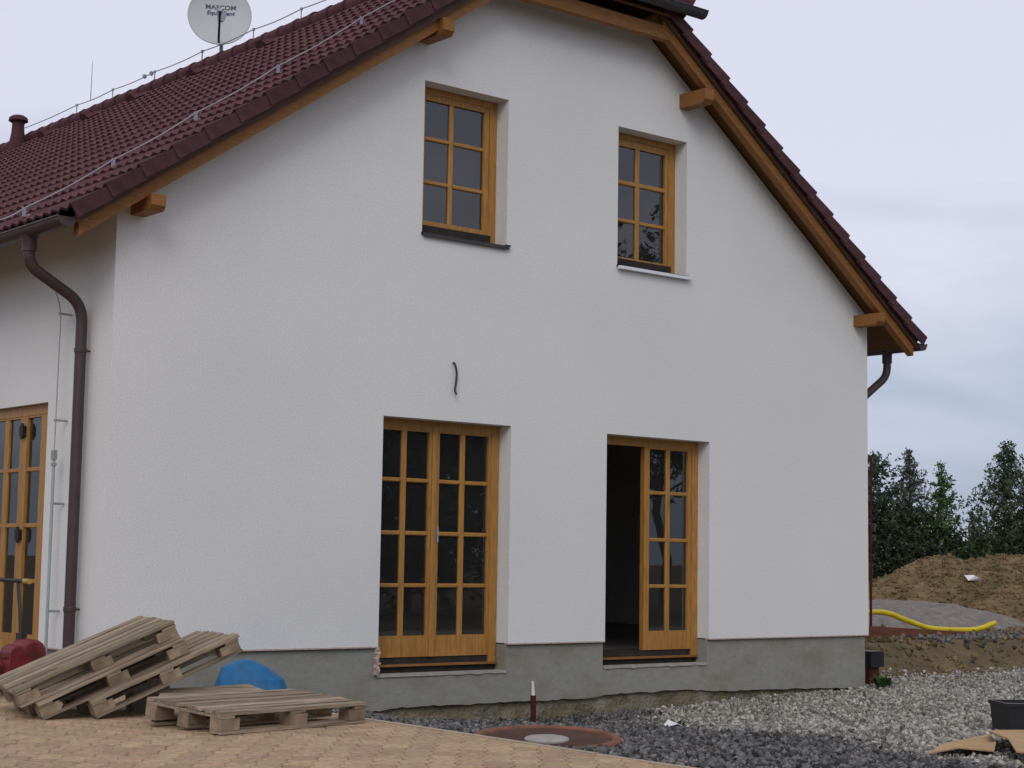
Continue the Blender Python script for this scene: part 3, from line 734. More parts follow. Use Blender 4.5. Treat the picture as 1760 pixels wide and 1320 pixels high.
# ridge tiles
def ridge_mb(L_=0.40):
    mb = MB(); n = 8
    for y, r_ in ((0, 0.158), (0.04, 0.162), (0.041, 0.150), (L_, 0.138)):
        for k in range(n + 1):
            t = -0.5 + (math.pi + 1.0) * k / n; mb.v.append((r_ * math.cos(t) * 1.05, y, r_ * math.sin(t) * 0.85))
    for j in range(3):
        for k in range(n): mb.f.append((j * (n + 1) + k, j * (n + 1) + k + 1, (j + 1) * (n + 1) + k + 1, (j + 1) * (n + 1) + k))
    mb.f.append(tuple(range(n + 1)))
    return mb
rmesh = ridge_mb().mesh('ridge_tile', M['ridge'], True)
RZ = zt(XC) - 0.055
y = 0.55
while y < YB:
    o = bpy.data.objects.new('ridge_tile', rmesh); COL.objects.link(o); o.parent = roof
    o.matrix_basis = Matrix.Translation((XC, y, RZ + random.uniform(-0.004, 0.006))) @ Matrix.Rotation(R(1.2), 4, 'X'); y += 0.36
# hip caps
for sx in (-1, 1):
    a = Vector((XH + sx * (hl - 0.02), HE - 0.02, HZ + 0.03)); b = Vector((XC, HE + rise, HZ + rise + 0.03)); d = (b - a); n = int(d.length / 0.34)
    for k in range(n):
        q = d.to_track_quat('Y', 'Z').to_matrix().to_4x4()
        o = bpy.data.objects.new('ridge_tile', rmesh); COL.objects.link(o); o.parent = roof
        o.matrix_basis = Matrix.Translation(a + d * (k / n)) @ q
# hooded vent tiles below the ridge
mb = MB()
mb.add([(0.0, 0.0, 0.0), (0.24, 0.0, 0.0), (0.22, 0.30, -0.01), (0.02, 0.30, -0.01), (0.05, 0.0, 0.075), (0.19, 0.0, 0.075), (0.17, 0.22, 0.02), (0.07, 0.22, 0.02)],
       [(0, 4, 7, 3), (4, 5, 6, 7), (5, 1, 2, 6), (7, 6, 2, 3), (0, 1, 5, 4)])
vmesh = mb.mesh('vent_tile', M['ridge'])
for yv in (13.6, 11.15, 9.75, 8.35, 6.7, 5.0):
    o = bpy.data.objects.new('vent_tile', vmesh); COL.objects.link(o); o.parent = roof
    o.matrix_basis = LM @ Matrix.Translation((yv + 0.38, 17.65 * GA, 0.02))
# roof vent pipe with cap
mb = MB(); mb.lathe([(0.14, -0.5), (0.125, -0.1), (0.10, 0.05), (0.092, 0.18), (0.10, 0.21), (0.15, 0.24), (0.14, 0.29), (0.09, 0.325), (0.015, 0.34)], 18, (4.52, 12.45, 7.19)); part('vent_pipe', mb, 'ridge', house, True)

# ---- gutters and downpipes
def gutter(x, y0, y1, z, r_, name='gutter', along='y', matn='gutter'):
    mb = MB(); n = 10
    for yy_ in (y0, y1):
        for k in range(n + 1):
            t = math.pi + math.pi * k / n
            for rr in (r_, r_ - 0.006):
                p = (x + rr * math.cos(t), yy_, z + rr * math.sin(t)) if along == 'y' else (yy_, x + rr * math.cos(t), z + rr * math.sin(t))
                mb.v.append(p)
    m_ = 2 * (n + 1)
    for k in range(n):
        a = 2 * k
        mb.f += [(a, a + 2, m_ + a + 2, m_ + a), (a + 1, m_ + a + 1, m_ + a + 3, a + 3)]
    for b in (0, m_): mb.f.append(tuple(b + 2 * k for k in range(n + 1)))
    mb.f += [(0, m_, m_ + 1, 1), (2 * n, 2 * n + 1, m_ + 2 * n + 1, m_ + 2 * n)]
    for xr in (x - r_, x + r_):
        mb.tube([(xr, y0, z), (xr, y1, z)] if along == 'y' else [(y0, xr, z), (y1, xr, z)], 0.009, 6)
    return part(name, mb, matn, house, True)
gl_ = gutter(-0.575, -0.32, YB + 0.3, 3.355, 0.078); gr_ = gutter(Wd + 0.575, -0.36, YB + 0.3, 3.355, 0.078)
gutter(HE - 0.07, XH - hl - 0.12, XH + hl + 0.12, HZ + 0.01, 0.075, 'hip_gutter', 'x', 'gutter_grey')
def bez(pts, n=6):
    """rounded polyline"""
    pts = [Vector(p) for p in pts]; out_ = [pts[0]]
    for i in range(1, len(pts) - 1):
        a, b, c = pts[i - 1], pts[i], pts[i + 1]; ra = min((b - a).length, (c - b).length) * 0.42
        p0 = b + (a - b).normalized() * ra; p1 = b + (c - b).normalized() * ra
        for k in range(n + 1):
            t = k / n; out_.append(p0 * (1 - t) ** 2 + b * 2 * t * (1 - t) + p1 * t * t)
    return out_ + [pts[-1]]
mb = MB(); mb.tube(bez([(-0.575, 0.36, 3.30), (-0.575, 0.36, 3.06), (-0.085, 0.385, 2.80), (-0.085, 0.385, 2.45), (-0.085, 0.385, -0.62)]), 0.046, 14)
dpipe = part('downpipe', mb, 'gutter', house, True, label='dark brown downpipe by the left house corner')
mb = MB(); mb.lathe([(0.058, -0.07), (0.058, 0.03), (0.075, 0.06)], 14, (-0.575, 0.36, 3.24)); part('outlet', mb, 'gutter', gl_, True)
for z in (2.42, 0.33):
    mb = MB(); mb.lathe([(0.0505, -0.02), (0.0525, -0.015), (0.0525, 0.015), (0.0505, 0.02)], 14, (-0.085, 0.385, z)); mb.tube([(-0.05, 0.385, z), (0.02, 0.385, z)], 0.008, 6); mb.box(-0.10, -0.075, 0.33, 0.342, z - 0.01, z + 0.01); part('pipe_clip', mb, 'gutter', dpipe)
mb = MB(); mb.tube(bez([(Wd + 0.575, 0.16, 3.30), (Wd + 0.575, 0.16, 3.02), (Wd + 0.08, 0.22, 2.66), (Wd + 0.08, 0.22, 2.3), (Wd + 0.08, 0.22, -0.62)]), 0.046, 14)
part('downpipe', mb, 'gutter', house, True, label='dark brown downpipe bending under the right eave')
mb = MB(); mb.lathe([(0.058, -0.07), (0.058, 0.03), (0.075, 0.06)], 14, (Wd + 0.575, 0.16, 3.24)); part('outlet', mb, 'gutter', gr_, True)
# stub of electric cable left hanging from the gable
mb = MB(); mb.tube(bez([(3.458, 0.03, 2.60), (3.455, -0.03, 2.585), (3.475, -0.035, 2.50), (3.470, -0.03, 2.40), (3.456, -0.03, 2.33), (3.463, -0.05, 2.295)]), 0.011, 6)
solo('cable', mb, 'gutter_grey', 'short dark cable stub hanging from the white gable between the upper windows and doors', 'cable')

# ------------------------------------------------------------------ lightning protection
def up(x, off=0.06): return zt(x) + off
lc = empty('lightning_conductor', (-0.5, 0.7, up(-0.5)), 'pale metal lightning wire running up the roof tiles beside the verge', 'lightning wire')
wp = [(-0.78, 0.60, 3.42), (-0.50, 0.66, 3.575), (0.29, 0.69, up(0.29)), (1.08, 0.72, up(1.08)), (1.95, 0.78, up(1.95)), (2.95, 0.9, up(2.95)), (4.5, 1.0, up(4.5))]
fine = []
for i in range(len(wp) - 1):
    for k in range(8):
        t = k / 8; p = Vector(wp[i]).lerp(Vector(wp[i + 1]), t); p.z -= 0.02 * math.sin(math.pi * t); fine.append(p)
fine.append(Vector(wp[-1]))
mb = MB(); mb.tube(fine, 0.0065, 6); part('wire', mb, 'conductor', lc)
for p in wp[1:6]:
    mb = MB(); mb.box(p[0] - .014, p[0] + .014, p[1] - .008, p[1] + .008, p[2] - 0.07, p[2] + 0.010); mb.box(p[0] + .014, p[0] + .04, p[1] - .035, p[1] - .024, p[2] - 0.08, p[2] - 0.05); part('wire_holder', mb, 'conductor', lc)
lr = empty('lightning_conductor', (XC, 5, RZ + 0.1), 'thin lightning wire held on posts along the roof ridge', 'lightning wire')
hz = [13.2, 11.07, 9.91, 8.65, 7.34, 6.04, 4.93, 3.6, 2.3, 1.0]
pts = []
for i in range(len(hz) - 1):
    for k in range(5):
        t = k / 5; pts.append((XC, lerp(hz[i], hz[i + 1], t), RZ + 0.275 - 0.02 * math.sin(math.pi * t)))
mb = MB(); mb.tube(pts + [(XC, 1.0, RZ + 0.275)], 0.007, 5); part('wire', mb, 'steel', lr)
for yv in hz:
    mb = MB(); mb.tube([(XC, yv, RZ + 0.07), (XC, yv, RZ + 0.28)], 0.009, 5); mb.box(XC - .012, XC + .012, yv - .018, yv + .018, RZ + 0.258, RZ + 0.29); part('wire_holder', mb, 'steel', lr)
mb = MB(); mb.tube([(XC, 10.62, RZ + 0.26), (XC, 10.60, 8.04)], [0.008, 0.004], 5); part('air_rod', mb, 'steel', lr)
for yv in (8.75, 8.95):
    mb = MB(); mb.box(XC - .02, XC + .02, yv - .025, yv + .025, RZ + 0.245, RZ + 0.295); part('clamp', mb, 'steel', lr)
ld = empty('lightning_conductor', (-0.11, 0.74, -0.3), 'thin down-lead wire ending in a grey tube on the left side wall', 'lightning wire')
mb = MB(); mb.tube(bez([(-0.60, 0.55, 3.30), (-0.22, 0.66, 2.98), (-0.11, 0.725, 2.80), (-0.11, 0.74, 1.6)]), 0.0055, 6); part('wire', mb, 'steel', ld)
mb = MB(); mb.tube([(-0.11, 0.74, 1.60), (-0.11, 0.74, -0.60)], 0.014, 8); part('guard_tube', mb, 'green_pipe', ld)
for z0_, z1_ in ((1.54, 1.62), (1.49, 1.515)):
    mb = MB(); mb.box(-0.128, -0.092, 0.718, 0.762, z0_, z1_); part('clamp', mb, 'steel', ld)
for z in (2.755, 1.868, 1.182, 0.304):
    mb = MB(); mb.tube([(-0.122, 0.745, z), (0.02, 0.75, z)], 0.0095, 6); part('wire_holder', mb, 'steel', ld)

# ------------------------------------------------------------------ satellite dish
dc = Vector((4.82, 6.9, 7.865)); dn = Vector((-0.50, -0.84, 0.20)).normalized()
ds = empty('satellite_dish', (4.9, 6.95, RZ + 0.05), 'round pale grey satellite dish standing on the roof ridge', 'satellite dish')
q = dn.to_track_quat('Z', 'Y').to_matrix().to_4x4(); q.translation = dc
def dz_(r_): return 0.075 * (r_ / 0.415) ** 2 - 0.075
mb = MB(); nn = 40; rr_ = [0.0001, 0.1, 0.2, 0.3, 0.38, 0.408, 0.415]
for r_ in rr_:
    for k in range(nn): t = 2 * math.pi * k / nn; mb.v.append((r_ * math.cos(t), r_ * math.sin(t) * 1.04, dz_(r_) + (0.004 if r_ > 0.41 else 0)))
for r_ in rr_[::-1]:
    for k in range(nn): t = 2 * math.pi * k / nn; mb.v.append((r_ * 1.008 * math.cos(t), r_ * 1.008 * math.sin(t) * 1.04, dz_(r_) - 0.008))
for i in range(2 * len(rr_) - 1):
    for k in range(nn): mb.f.append((i * nn + k, i * nn + (k + 1) % nn, (i + 1) * nn + (k + 1) % nn, (i + 1) * nn + k))
part('reflector', mb, 'dish', ds, True, q)
mb = MB(); mb.tube([(0.0, -0.40, -0.03), (0.0, -0.36, 0.10), (0.01, -0.18, 0.42)], 0.016, 8); part('feed_arm', mb, 'gutter_grey', ds, True, q)
mb = MB(); mb.lathe([(0.028, 0), (0.03, 0.05), (0.022, 0.06), (0.02, 0.10)], 12); part('receiver', mb, 'steel', ds, True, q @ Matrix.Translation((0.01, -0.16, 0.43)) @ Matrix.Rotation(R(160), 4, 'X'))
mb = MB(); mb.tube([(4.9, 6.97, RZ - 0.35), (4.9, 6.97, 7.95)], 0.025, 10); mb.box(4.83, 4.93, 6.92, 7.0, 7.80, 7.95); part('mast', mb, 'steel', ds)
def lettering(txt, size, cx_, cy_, m, shear=0.0, wfac=1.0):
    cu = bpy.data.curves.new('tmp', 'FONT'); cu.body = txt; cu.size = size; cu.align_x = 'CENTER'; cu.shear = shear; cu.extrude = 0.0; cu.offset = 0.002
    ob = bpy.data.objects.new('tmp', cu); COL.objects.link(ob)
    me = bpy.data.meshes.new_from_object(ob.evaluated_get(bpy.context.evaluated_depsgraph_get())); bpy.data.objects.remove(ob); bpy.data.curves.remove(cu)
    for v_ in me.vertices:
        x, y = v_.co.x * wfac + cx_, v_.co.y + cy_; v_.co = (x, y, dz_(math.hypot(x, y)) + 0.004)
    me.materials.clear(); me.materials.append(M[m]); me.name = 'lettering'
    link('lettering', me, ds, q)
lettering('MASCOM', 0.085, 0.01, 0.115, 'letters_grey', 0.0, 1.12)
lettering('Equipment', 0.080, 0.01, 0.035, 'letters_blue', 0.15, 1.05)

# ------------------------------------------------------------------ pallets
def make_pallet(Lp, Wp, t, nb, label, broken=None, group=None):
    root = empty('pallet', (0, 0, 0), label, 'pallet', group)
    bt = 0.018; bh = t - 3 * bt
    bw = Wp / nb * 0.73; gap = (Wp - nb * bw) / (nb - 1)
    for i in range(nb):
        y0 = i * (bw + gap); mb = MB(); j = random.uniform(-0.006, 0.006)
        if broken == i:
            n = 5; P = [(0.33 + 0.05, 0), (0.33 - 0.04, 0.35), (0.33 + 0.03, 0.55), (0.33 - 0.06, 0.8), (0.36, 1)]
            poly = [Vector((x, y0 + bw * f_, t - bt)) for x, f_ in P] + [Vector((Lp, y0 + bw, t - bt)), Vector((Lp, y0, t - bt))]
            mb.prism(poly, (0, 0, bt))
        else:
            hz_ = random.uniform(0, 0.006); mb.box(j, Lp + j + random.uniform(-.012, .008), y0, y0 + bw, t - bt + hz_ * 0.5, t + hz_, jit=0.003)
        part('deck_board', mb, 'pallet', root)
    for x0 in (0.0, Lp / 2 - 0.05, Lp - 0.10):
        mb = MB(); mb.box(x0 + .002, x0 + 0.098, 0.001, Wp - .001, t - 2 * bt, t - bt - .0015); part('cross_board', mb, 'pallet', root)
        for y0 in (0.004, Wp / 2 - 0.055, Wp - 0.104):
            mb = MB(); x1 = min(x0 + 0.14, Lp - 0.004) if x0 < Lp * 0.7 else Lp - 0.004
            mb.box(x1 - 0.14, x1, y0, y0 + 0.1, bt + .001, t - 2 * bt - .001, jit=0.003); part('block', mb, 'pallet_block', root)
    for y0 in (0.0, Wp / 2 - 0.05, Wp - 0.10):
        mb = MB(); mb.box(0.001, Lp - .001, y0 + .001, y0 + 0.1, 0, bt); part('skid', mb, 'pallet', root)
    return root
p0 = make_pallet(1.18, 0.72, 0.128, 8, 'weathered wooden pallet lying flat on the paving in front of the blue tub', group='wooden pallets')
p0.location = (-1.027, -3.617, PZ + 0.002); p0.rotation_euler = (0.064, 0, 0.163)
C0 = Vector((-1.187, -2.359, PZ + 0.004))
Mst = Matrix.Translation(C0) @ Matrix.Rotation(-0.184, 4, 'Z') @ Matrix.Rotation(-0.405, 4, 'Y')
pc = make_pallet(1.05, 0.78, 0.115, 6, 'weathered pallet leaning lowest in the stack, its free end sticking out right', group='wooden pallets')
pc.matrix_basis = Mst
pb = make_pallet(1.03, 0.78, 0.115, 6, 'weathered pallet sandwiched in the middle of the leaning stack', group='wooden pallets')
pb.matrix_basis = Mst @ Matrix.Translation((-0.30, 0.07, 0.1195)) @ Matrix.Rotation(-0.02, 4, 'Z')
pa = make_pallet(1.10, 0.80, 0.117, 6, 'weathered pallet on top of the leaning stack with one deck board broken off', 1, group='wooden pallets')
pa.matrix_basis = Mst @ Matrix.Translation((-0.385, 0.13, 0.2385)) @ Matrix.Rotation(-0.035, 4, 'Z')
# weathered sheet of board under the back edge of the flat pallet
mb = MB()
P_ = [(-1.15, -2.99, -0.262), (0.13, -2.84, -0.262), (0.02, -2.2, -0.115), (-0.72, -2.32, -0.115)]
mb.v = [Vector(p) for p in P_] + [Vector(p) + Vector((0, 0, 0.018)) for p in P_]
mb.f = [(0, 3, 2, 1), (4, 5, 6, 7), (0, 1, 5, 4), (1, 2, 6, 5), (2, 3, 7, 6), (3, 0, 4, 7)]
solo('wooden_sheet', mb, 'pallet', 'weathered wooden sheet sloping up behind the flat pallet', 'wooden sheet')

# ------------------------------------------------------------------ smaller things
# concrete blocks that prop up the leaning stack
for k, (x, y, z, lab) in enumerate(((-0.62, -1.95, PZ + 0.10, 'grey concrete block on the paving under the leaning pallets'), )):
    mb = MB(); mb.box(-0.12, 0.12, -0.15, 0.15, -0.099, 0.10, jit=0.006); o = solo('concrete_block', mb, 'concrete', lab, 'concrete block'); o.location = (x, y, z); o.rotation_euler = (0, 0, -0.3)
# blue tub turned upside down
tub = empty('upturned_tub', (0.92, -0.75, -0.42), 'bright blue upturned plastic tub between the flat pallet and the grey plinth', 'tub')
secs = [(-0.0, 0.36, 0.27), (0.04, 0.35, 0.265), (0.045, 0.335, 0.255), (0.24, 0.26, 0.20), (0.33, 0.18, 0.15), (0.385, 0.06, 0.11)]
mb = MB(); n = 10
for (z, a, b) in secs:
    for k in range(n):
        t = 2 * math.pi * k / n; cx_, sy_ = math.cos(t), math.sin(t); g = 0.75
        mb.v.append((a * math.copysign(abs(cx_) ** g, cx_) - (0.05 if z > 0.3 else 0), b * math.copysign(abs(sy_) ** g, sy_), z))
for j in range(len(secs) - 1):
    for k in range(n): mb.f.append((j * n + k, j * n + (k + 1) % n, (j + 1) * n + (k + 1) % n, (j + 1) * n + k))
mb.f.append(tuple((len(secs) - 1) * n + k for k in range(n)))
part('tub_shell', mb, 'blue', tub, False, Matrix.Translation((0.92, -0.75, -0.42)) @ Matrix.Rotation(-0.6, 4, 'Z'))
mb = MB(); mb.tube([(0.375 * math.cos(2 * math.pi * k / 24) * 1.0, 0.285 * math.sin(2 * math.pi * k / 24), 0.0) for k in range(25)], 0.016, 6); part('rim', mb, 'blue', tub, True, Matrix.Translation((0.92, -0.75, -0.40)) @ Matrix.Rotation(-0.6, 4, 'Z'))
# plate compactor by the side door
pcx = empty('plate_compactor', (-0.85, -0.15, PZ), 'red and yellow plate compactor with a black handlebar by the side door', 'compactor')
mb = MB(); mb.prism([Vector(p) for p in ((-1.15, 0.35, PZ + 0.06), (-1.15, -0.45, PZ + 0.06), (-1.15, -0.55, PZ + 0.16), (-1.15, -0.50, PZ + 0.16), (-1.15, -0.42, PZ + 0.085), (-1.15, 0.33, PZ + 0.085), (-1.15, 0.45, PZ + 0.18), (-1.15, 0.48, PZ + 0.17))], (0.55, 0, 0)); part('base_plate', mb, 'iron', pcx)
mb = MB(); mb.box(-1.12, -0.74, -0.12, 0.33, PZ + 0.12, PZ + 0.28, jit=0.02); mb.box(-1.08, -0.78, 0.04, 0.30, PZ + 0.281, PZ + 0.40, jit=0.02); part('cover', mb, 'machine_yellow', pcx)
mb = MB(); mb.box(-0.96, -0.66, -0.52, -0.26, PZ + 0.17, PZ + 0.29, jit=0.012)
mb.tube([(-0.76, -0.46, PZ + 0.31), (-0.76, -0.45, PZ + 0.31), (-0.76, -0.26, PZ + 0.31), (-0.76, -0.25, PZ + 0.31)], [0.08, 0.10, 0.105, 0.08], 16)
mb.tube([(-0.90, -0.50, PZ + 0.30), (-0.90, -0.49, PZ + 0.30), (-0.90, -0.34, PZ + 0.30), (-0.90, -0.33, PZ + 0.30)], [0.06, 0.075, 0.075, 0.06], 14)
part('engine', mb, 'red', pcx)
mb = MB(); mb.lathe([(0.07, 0.0), (0.085, 0.02), (0.085, 0.10), (0.05, 0.12)], 14, (-0.98, -0.33, PZ + 0.13)); part('fuel_tank', mb, 'red', pcx, True)
mb = MB(); mb.box(-0.80, -0.74, -0.28, -0.22, PZ + 0.36, PZ + 0.45); part('muffler', mb, 'iron', pcx)
mb = MB(); mb.tube(bez([(-0.80, -0.32, PZ + 0.12), (-0.79, -0.27, PZ + 0.55), (-0.78, -0.17, PZ + 0.835)]), 0.014, 8); mb.tube([(-0.78, -0.28, PZ + 0.835), (-0.80, 0.30, PZ + 0.84)], 0.016, 8); mb.tube([(-0.80, 0.30, PZ + 0.84), (-0.88, 0.10, PZ + 0.20)], 0.014, 8); part('handlebar', mb, 'iron', pcx, True)
# a pale board lies over the handlebar end, as in the picture a light wooden grip
mb = MB(); mb.tube([(-0.78, -0.38, PZ + 0.833), (-0.78, -0.281, PZ + 0.835)], 0.02, 8); part('grip', mb, 'machine_yellow', pcx, True)

# manhole in the gravel beside the paving edge
mc = Vector((0.64, -4.60, -0.33))
mh = empty('manhole', mc, 'round red-brown manhole with a dark recessed plate beside the paving edge', 'manhole')
mb = MB(); n = 40
pr_ = [(0.46, -0.10), (0.455, 0.055), (0.445, 0.065), (0.405, 0.065), (0.397, 0.058), (0.392, 0.03)]
for (r_, z) in pr_:
    for k in range(n): t = 2 * math.pi * k / n; mb.v.append((mc.x + r_ * math.cos(t), mc.y + r_ * math.sin(t), mc.z + z))
for j in range(len(pr_) - 1):
    for k in range(n): mb.f.append((j * n + k, j * n + (k + 1) % n, (j + 1) * n + (k + 1) % n, (j + 1) * n + k))
MT = Matrix.Translation(mc + Vector((0.03, 0.03, -0.014))) @ Matrix.Rotation(R(3.2), 4, Vector((0.766, -0.642, 0))) @ Matrix.Translation(-mc)
part('ring', mb, 'terracotta', mh, True, MT)
mb = MB(); mb.lathe([(0.390, 0.0), (0.390, 0.050), (0.38, 0.055), (0.02, 0.055)], 40, mc); part('plate', mb, 'manhole_dark', mh, True, MT)
mb = MB(); mb.lathe([(0.135, 0.056), (0.135, 0.066), (0.125, 0.072), (0.01, 0.072)], 28, (mc.x - 0.06, mc.y - 0.07, mc.z)); part('lid', mb, 'lid', mh, True, MT)
# red and white stake
sk = empty('stake', (4.21, -0.34, -0.66), 'thin red stake with a white tip sticking out of the gravel by the plinth', 'stake')
mb = MB(); mb.tube([(4.21, -0.34, -0.80), (4.205, -0.335, -0.46)], 0.026, 8); part('shaft', mb, 'rust', sk)
mb = MB(); mb.tube([(4.205, -0.335, -0.46), (4.20, -0.33, -0.33)], [0.017, 0.011], 8); part('tip', mb, 'white', sk)
# black box at the right picture edge
bx = empty('black_crate', (5.55, -4.75, -0.51), 'black plastic box standing on the pale gravel near the cardboard', 'box')
mxb = Matrix.Translation((5.62, -4.78, -0.52)) @ Matrix.Rotation(-0.62, 4, 'Z')
mb = MB(); mb.prism([Vector((-0.33, -0.2, 0.02)), Vector((0.33, -0.2, -0.02)), Vector((0.33, -0.2, 0.235)), Vector((-0.35, -0.2, 0.245))], (0, 0.4, 0)); part('body', mb, 'black', bx, False, mxb)
mb = MB(); mb.box(-0.36, 0.34, -0.21, -0.185, 0.235, 0.262); mb.box(-0.36, 0.34, 0.185, 0.21, 0.235, 0.262); mb.box(-0.36, -0.335, -0.184, 0.184, 0.236, 0.262); mb.box(0.315, 0.34, -0.184, 0.184, 0.236, 0.262); part('rim', mb, 'black', bx, False, mxb)
# cardboard sheets
def sheet(name, poly, zf, th_, m, label, cat, curl):
    mb = MB(); n = len(poly); P = [(x, y, zf(x, y) + c) for (x, y), c in zip(poly, curl)]
    mb.v = P + [(x, y, z + th_) for x, y, z in P]; cxm = sum(p[0] for p in P) / n; cym = sum(p[1] for p in P) / n; czm = sum(p[2] for p in P) / n
    mb.v += [(cxm, cym, czm - 0.01), (cxm, cym, czm + th_ - 0.008)]
    for i in range(n):
        j = (i + 1) % n; mb.f += [(i, j, n + j, n + i), (n + i, n + j, 2 * n + 1), (j, i, 2 * n)]
    return solo(name, mb, m, label, cat)
sheet('cardboard_sheet', [(2.53, -5.98), (3.05, -5.72), (3.62, -5.45), (4.02, -5.40), (3.75, -5.62), (3.45, -5.84), (3.12, -6.05), (2.85, -5.98)], lambda x, y: front_z(x, y) + 0.03, 0.008, 'card', 'crumpled piece of brown cardboard lying left of the larger cardboard sheet', 'cardboard', [0.0, 0.03, 0.02, 0.05, 0.02, 0.045, 0.01, 0.03])
sheet('cardboard_sheet', [(3.72, -5.60), (4.35, -5.23), (4.95, -5.30), (4.2, -6.3), (3.3, -6.9), (2.78, -6.44), (3.2, -6.1)], lambda x, y: front_z(x, y) + 0.07, 0.008, 'card', 'large flat piece of brown cardboard in the bottom right corner', 'cardboard', [0.05, 0.02, 0.02, 0.0, -0.02, 0.01, 0.05])

# ------------------------------------------------------------------ behind the right corner
mb = MB(); mb.tube([(12.85, 2.6, -0.35), (12.876, 2.6, 2.29)], 0.017, 8); solo('post', mb, 'rust', 'thin dark red post standing on the soil bank, just clear of the right house corner', 'post')
cr_ = empty('black_crate', (10.05, 0.42, -0.6), 'small black crate on a dark red brick behind the right house corner', 'box')
mb = MB(); mb.box(9.94, 10.18, 0.30, 0.60, -0.40, -0.215); part('body', mb, 'black', cr_)
mb = MB(); mb.box(9.95, 10.12, 0.33, 0.58, -0.63, -0.401); part('brick', mb, 'rust', cr_)
def weed(name, loc, n, h, label):
    mb = MB(); rr = random.Random(hash(label) % 1000 if False else int(loc[0] * 100))
    for i in range(n):
        a = rr.uniform(0, 6.28); l_ = h * rr.uniform(0.5, 1.1); sp = rr.uniform(0.2, 0.9); w = l_ * 0.16
        d = Vector((math.cos(a), math.sin(a), 0)); s_ = Vector((-d.y, d.x, 0)); b = Vector(loc) + d * rr.uniform(0, 0.05)
        m1 = b + d * l_ * sp * 0.5 + Vector((0, 0, l_ * 0.6)); tip = b + d * l_ * sp + Vector((0, 0, l_ * (1 - sp * 0.4)))
        mb.add([b, m1 + s_ * w, tip, m1 - s_ * w], [(0, 1, 2, 3)])
    return solo(name, mb, 'weed', label, 'weed')
weed('weed', (9.56, -0.14, -0.61), 60, 0.20, 'green weed growing at the foot of the right house corner')
weed('weed', (9.74, -0.05, -0.61), 40, 0.12, 'low leafy weed just outside the right house corner')
weed('weed', (2.95, -3.42, -0.45), 26, 0.09, 'small green weed beside a white scrap in the gravel')
mb = MB(); mb.add([(2.72, -3.50, -0.42), (2.80, -3.58, -0.385), (2.90, -3.54, -0.41), (2.84, -3.44, -0.37)], [(0, 1, 2, 3)]); mb.v += [(x, y, z - 0.006) for x, y, z in mb.v[:4]]; mb.f += [(4, 5, 6, 7), (0, 1, 5, 4), (1, 2, 6, 5), (2, 3, 7, 6), (3, 0, 4, 7)]
solo('scrap', mb, 'white', 'small white scrap of packaging lying where dark and pale gravel meet', 'scrap')
# yellow corrugated pipe on the bank
base = [(11.4, 3.0, 0.12), (13.33, 3.0, 0.13), (13.77, 3.0, 0.105), (14.09, 3.0, 0.025), (14.43, 3.0, -0.055), (14.73, 3.0, -0.115), (15.12, 3.0, -0.14), (15.53, 3.0, -0.15), (15.81, 3.0, -0.15), (16.07, 3.0, -0.115), (16.34, 3.0, -0.055)]
dense = []
for i in range(len(base) - 1):
    a, b = Vector(base[i]), Vector(base[i + 1]); n = max(2, int((b - a).length / 0.012))
    p0_, p3_ = Vector(base[max(i - 1, 0)]), Vector(base[min(i + 2, len(base) - 1)])
    for k in range(n):
        t = k / n
        dense.append(0.5 * (2 * a + (b - p0_) * t + (2 * p0_ - 5 * a + 4 * b - p3_) * t * t + (3 * a - p0_ - 3 * b + p3_) * t ** 3))
rad = [0.040 if k % 2 else 0.034 for k in range(len(dense))]
mb = MB(); mb.tube(dense, rad, 10); solo('corrugated_pipe', mb, 'yellow', 'yellow corrugated drain pipe lying in a curve on the soil bank', 'pipe')
mb = MB(); mb.prism([Vector(p) for p in ((11.2, 2.30, -0.24), (14.6, 2.30, -0.26), (14.6, 2.30, -0.135), (12.4, 2.30, -0.025), (11.2, 2.30, 0.0))], (0, 0.04, 0)); solo('board', mb, 'redbrown', 'long red-brown board standing on edge below the yellow pipe', 'board')
# grey sand heap
def heap(name, cx_, cy_, rx, ry, h, z0, m, label, cat, kind=None, nfreq=1.0, namp=0.1, n=44):
    xs_ = np.linspace(cx_ - rx, cx_ + rx, n); ys_ = np.linspace(cy_ - ry, cy_ + ry, n)
    def fz(x, y):
        d = ((x - cx_) / rx) ** 2 + ((y - cy_) / ry) ** 2
        return z0 + h * max(0, 1 - d) ** 0.8 + (namp * noise.fractal(Vector((x * nfreq, y * nfreq, 1)), 0.7, 2.1, 5) if d < 1 else -0.1)
    v, f = gridmesh(list(xs_), list(ys_), fz, lambda x, y: ((x - cx_) / rx) ** 2 + ((y - cy_) / ry) ** 2 < 1.05)
    o = link(name, npmesh(name, v, f, m, True)); tag(o, label, cat, kind=kind); return o
heap('sand_heap', 16.75, 5.3, 3.1, 1.7, 0.44, -0.22, M['greyheap'], 'smooth grey heap of sand behind the yellow pipe', 'sand heap', nfreq=1.3, namp=0.055, n=70)
# dark stones strewn along the bank top
pts = []; sz = []
for _ in range(1300):
    t = random.random(); x = lerp(12.9, 18.0, t) + random.gauss(0, 0.3); y = lerp(1.75, 2.75, t) + random.gauss(0, 0.28)
    s = random.uniform(0.025, 0.065); pts.append((x, y, ground_z(x, y) + s * 0.2)); sz.append(s)
stones('dark_rubble', pts, sz, M['gravel_dark'], 'dark stones strewn along the top of the soil bank', 'rubble')
pts = []; sz = []
for _ in range(2600):
    x = random.uniform(9.9, 19); y = random.uniform(0.8, 6); s = abs(random.gauss(0, 0.03)) + 0.02
    pts.append((x, y, ground_z(x, y) + s * 0.2)); sz.append(s)
stones('soil_clods', pts, sz, M['mound'], 'loose brown clods scattered over the soil bank', 'clods')
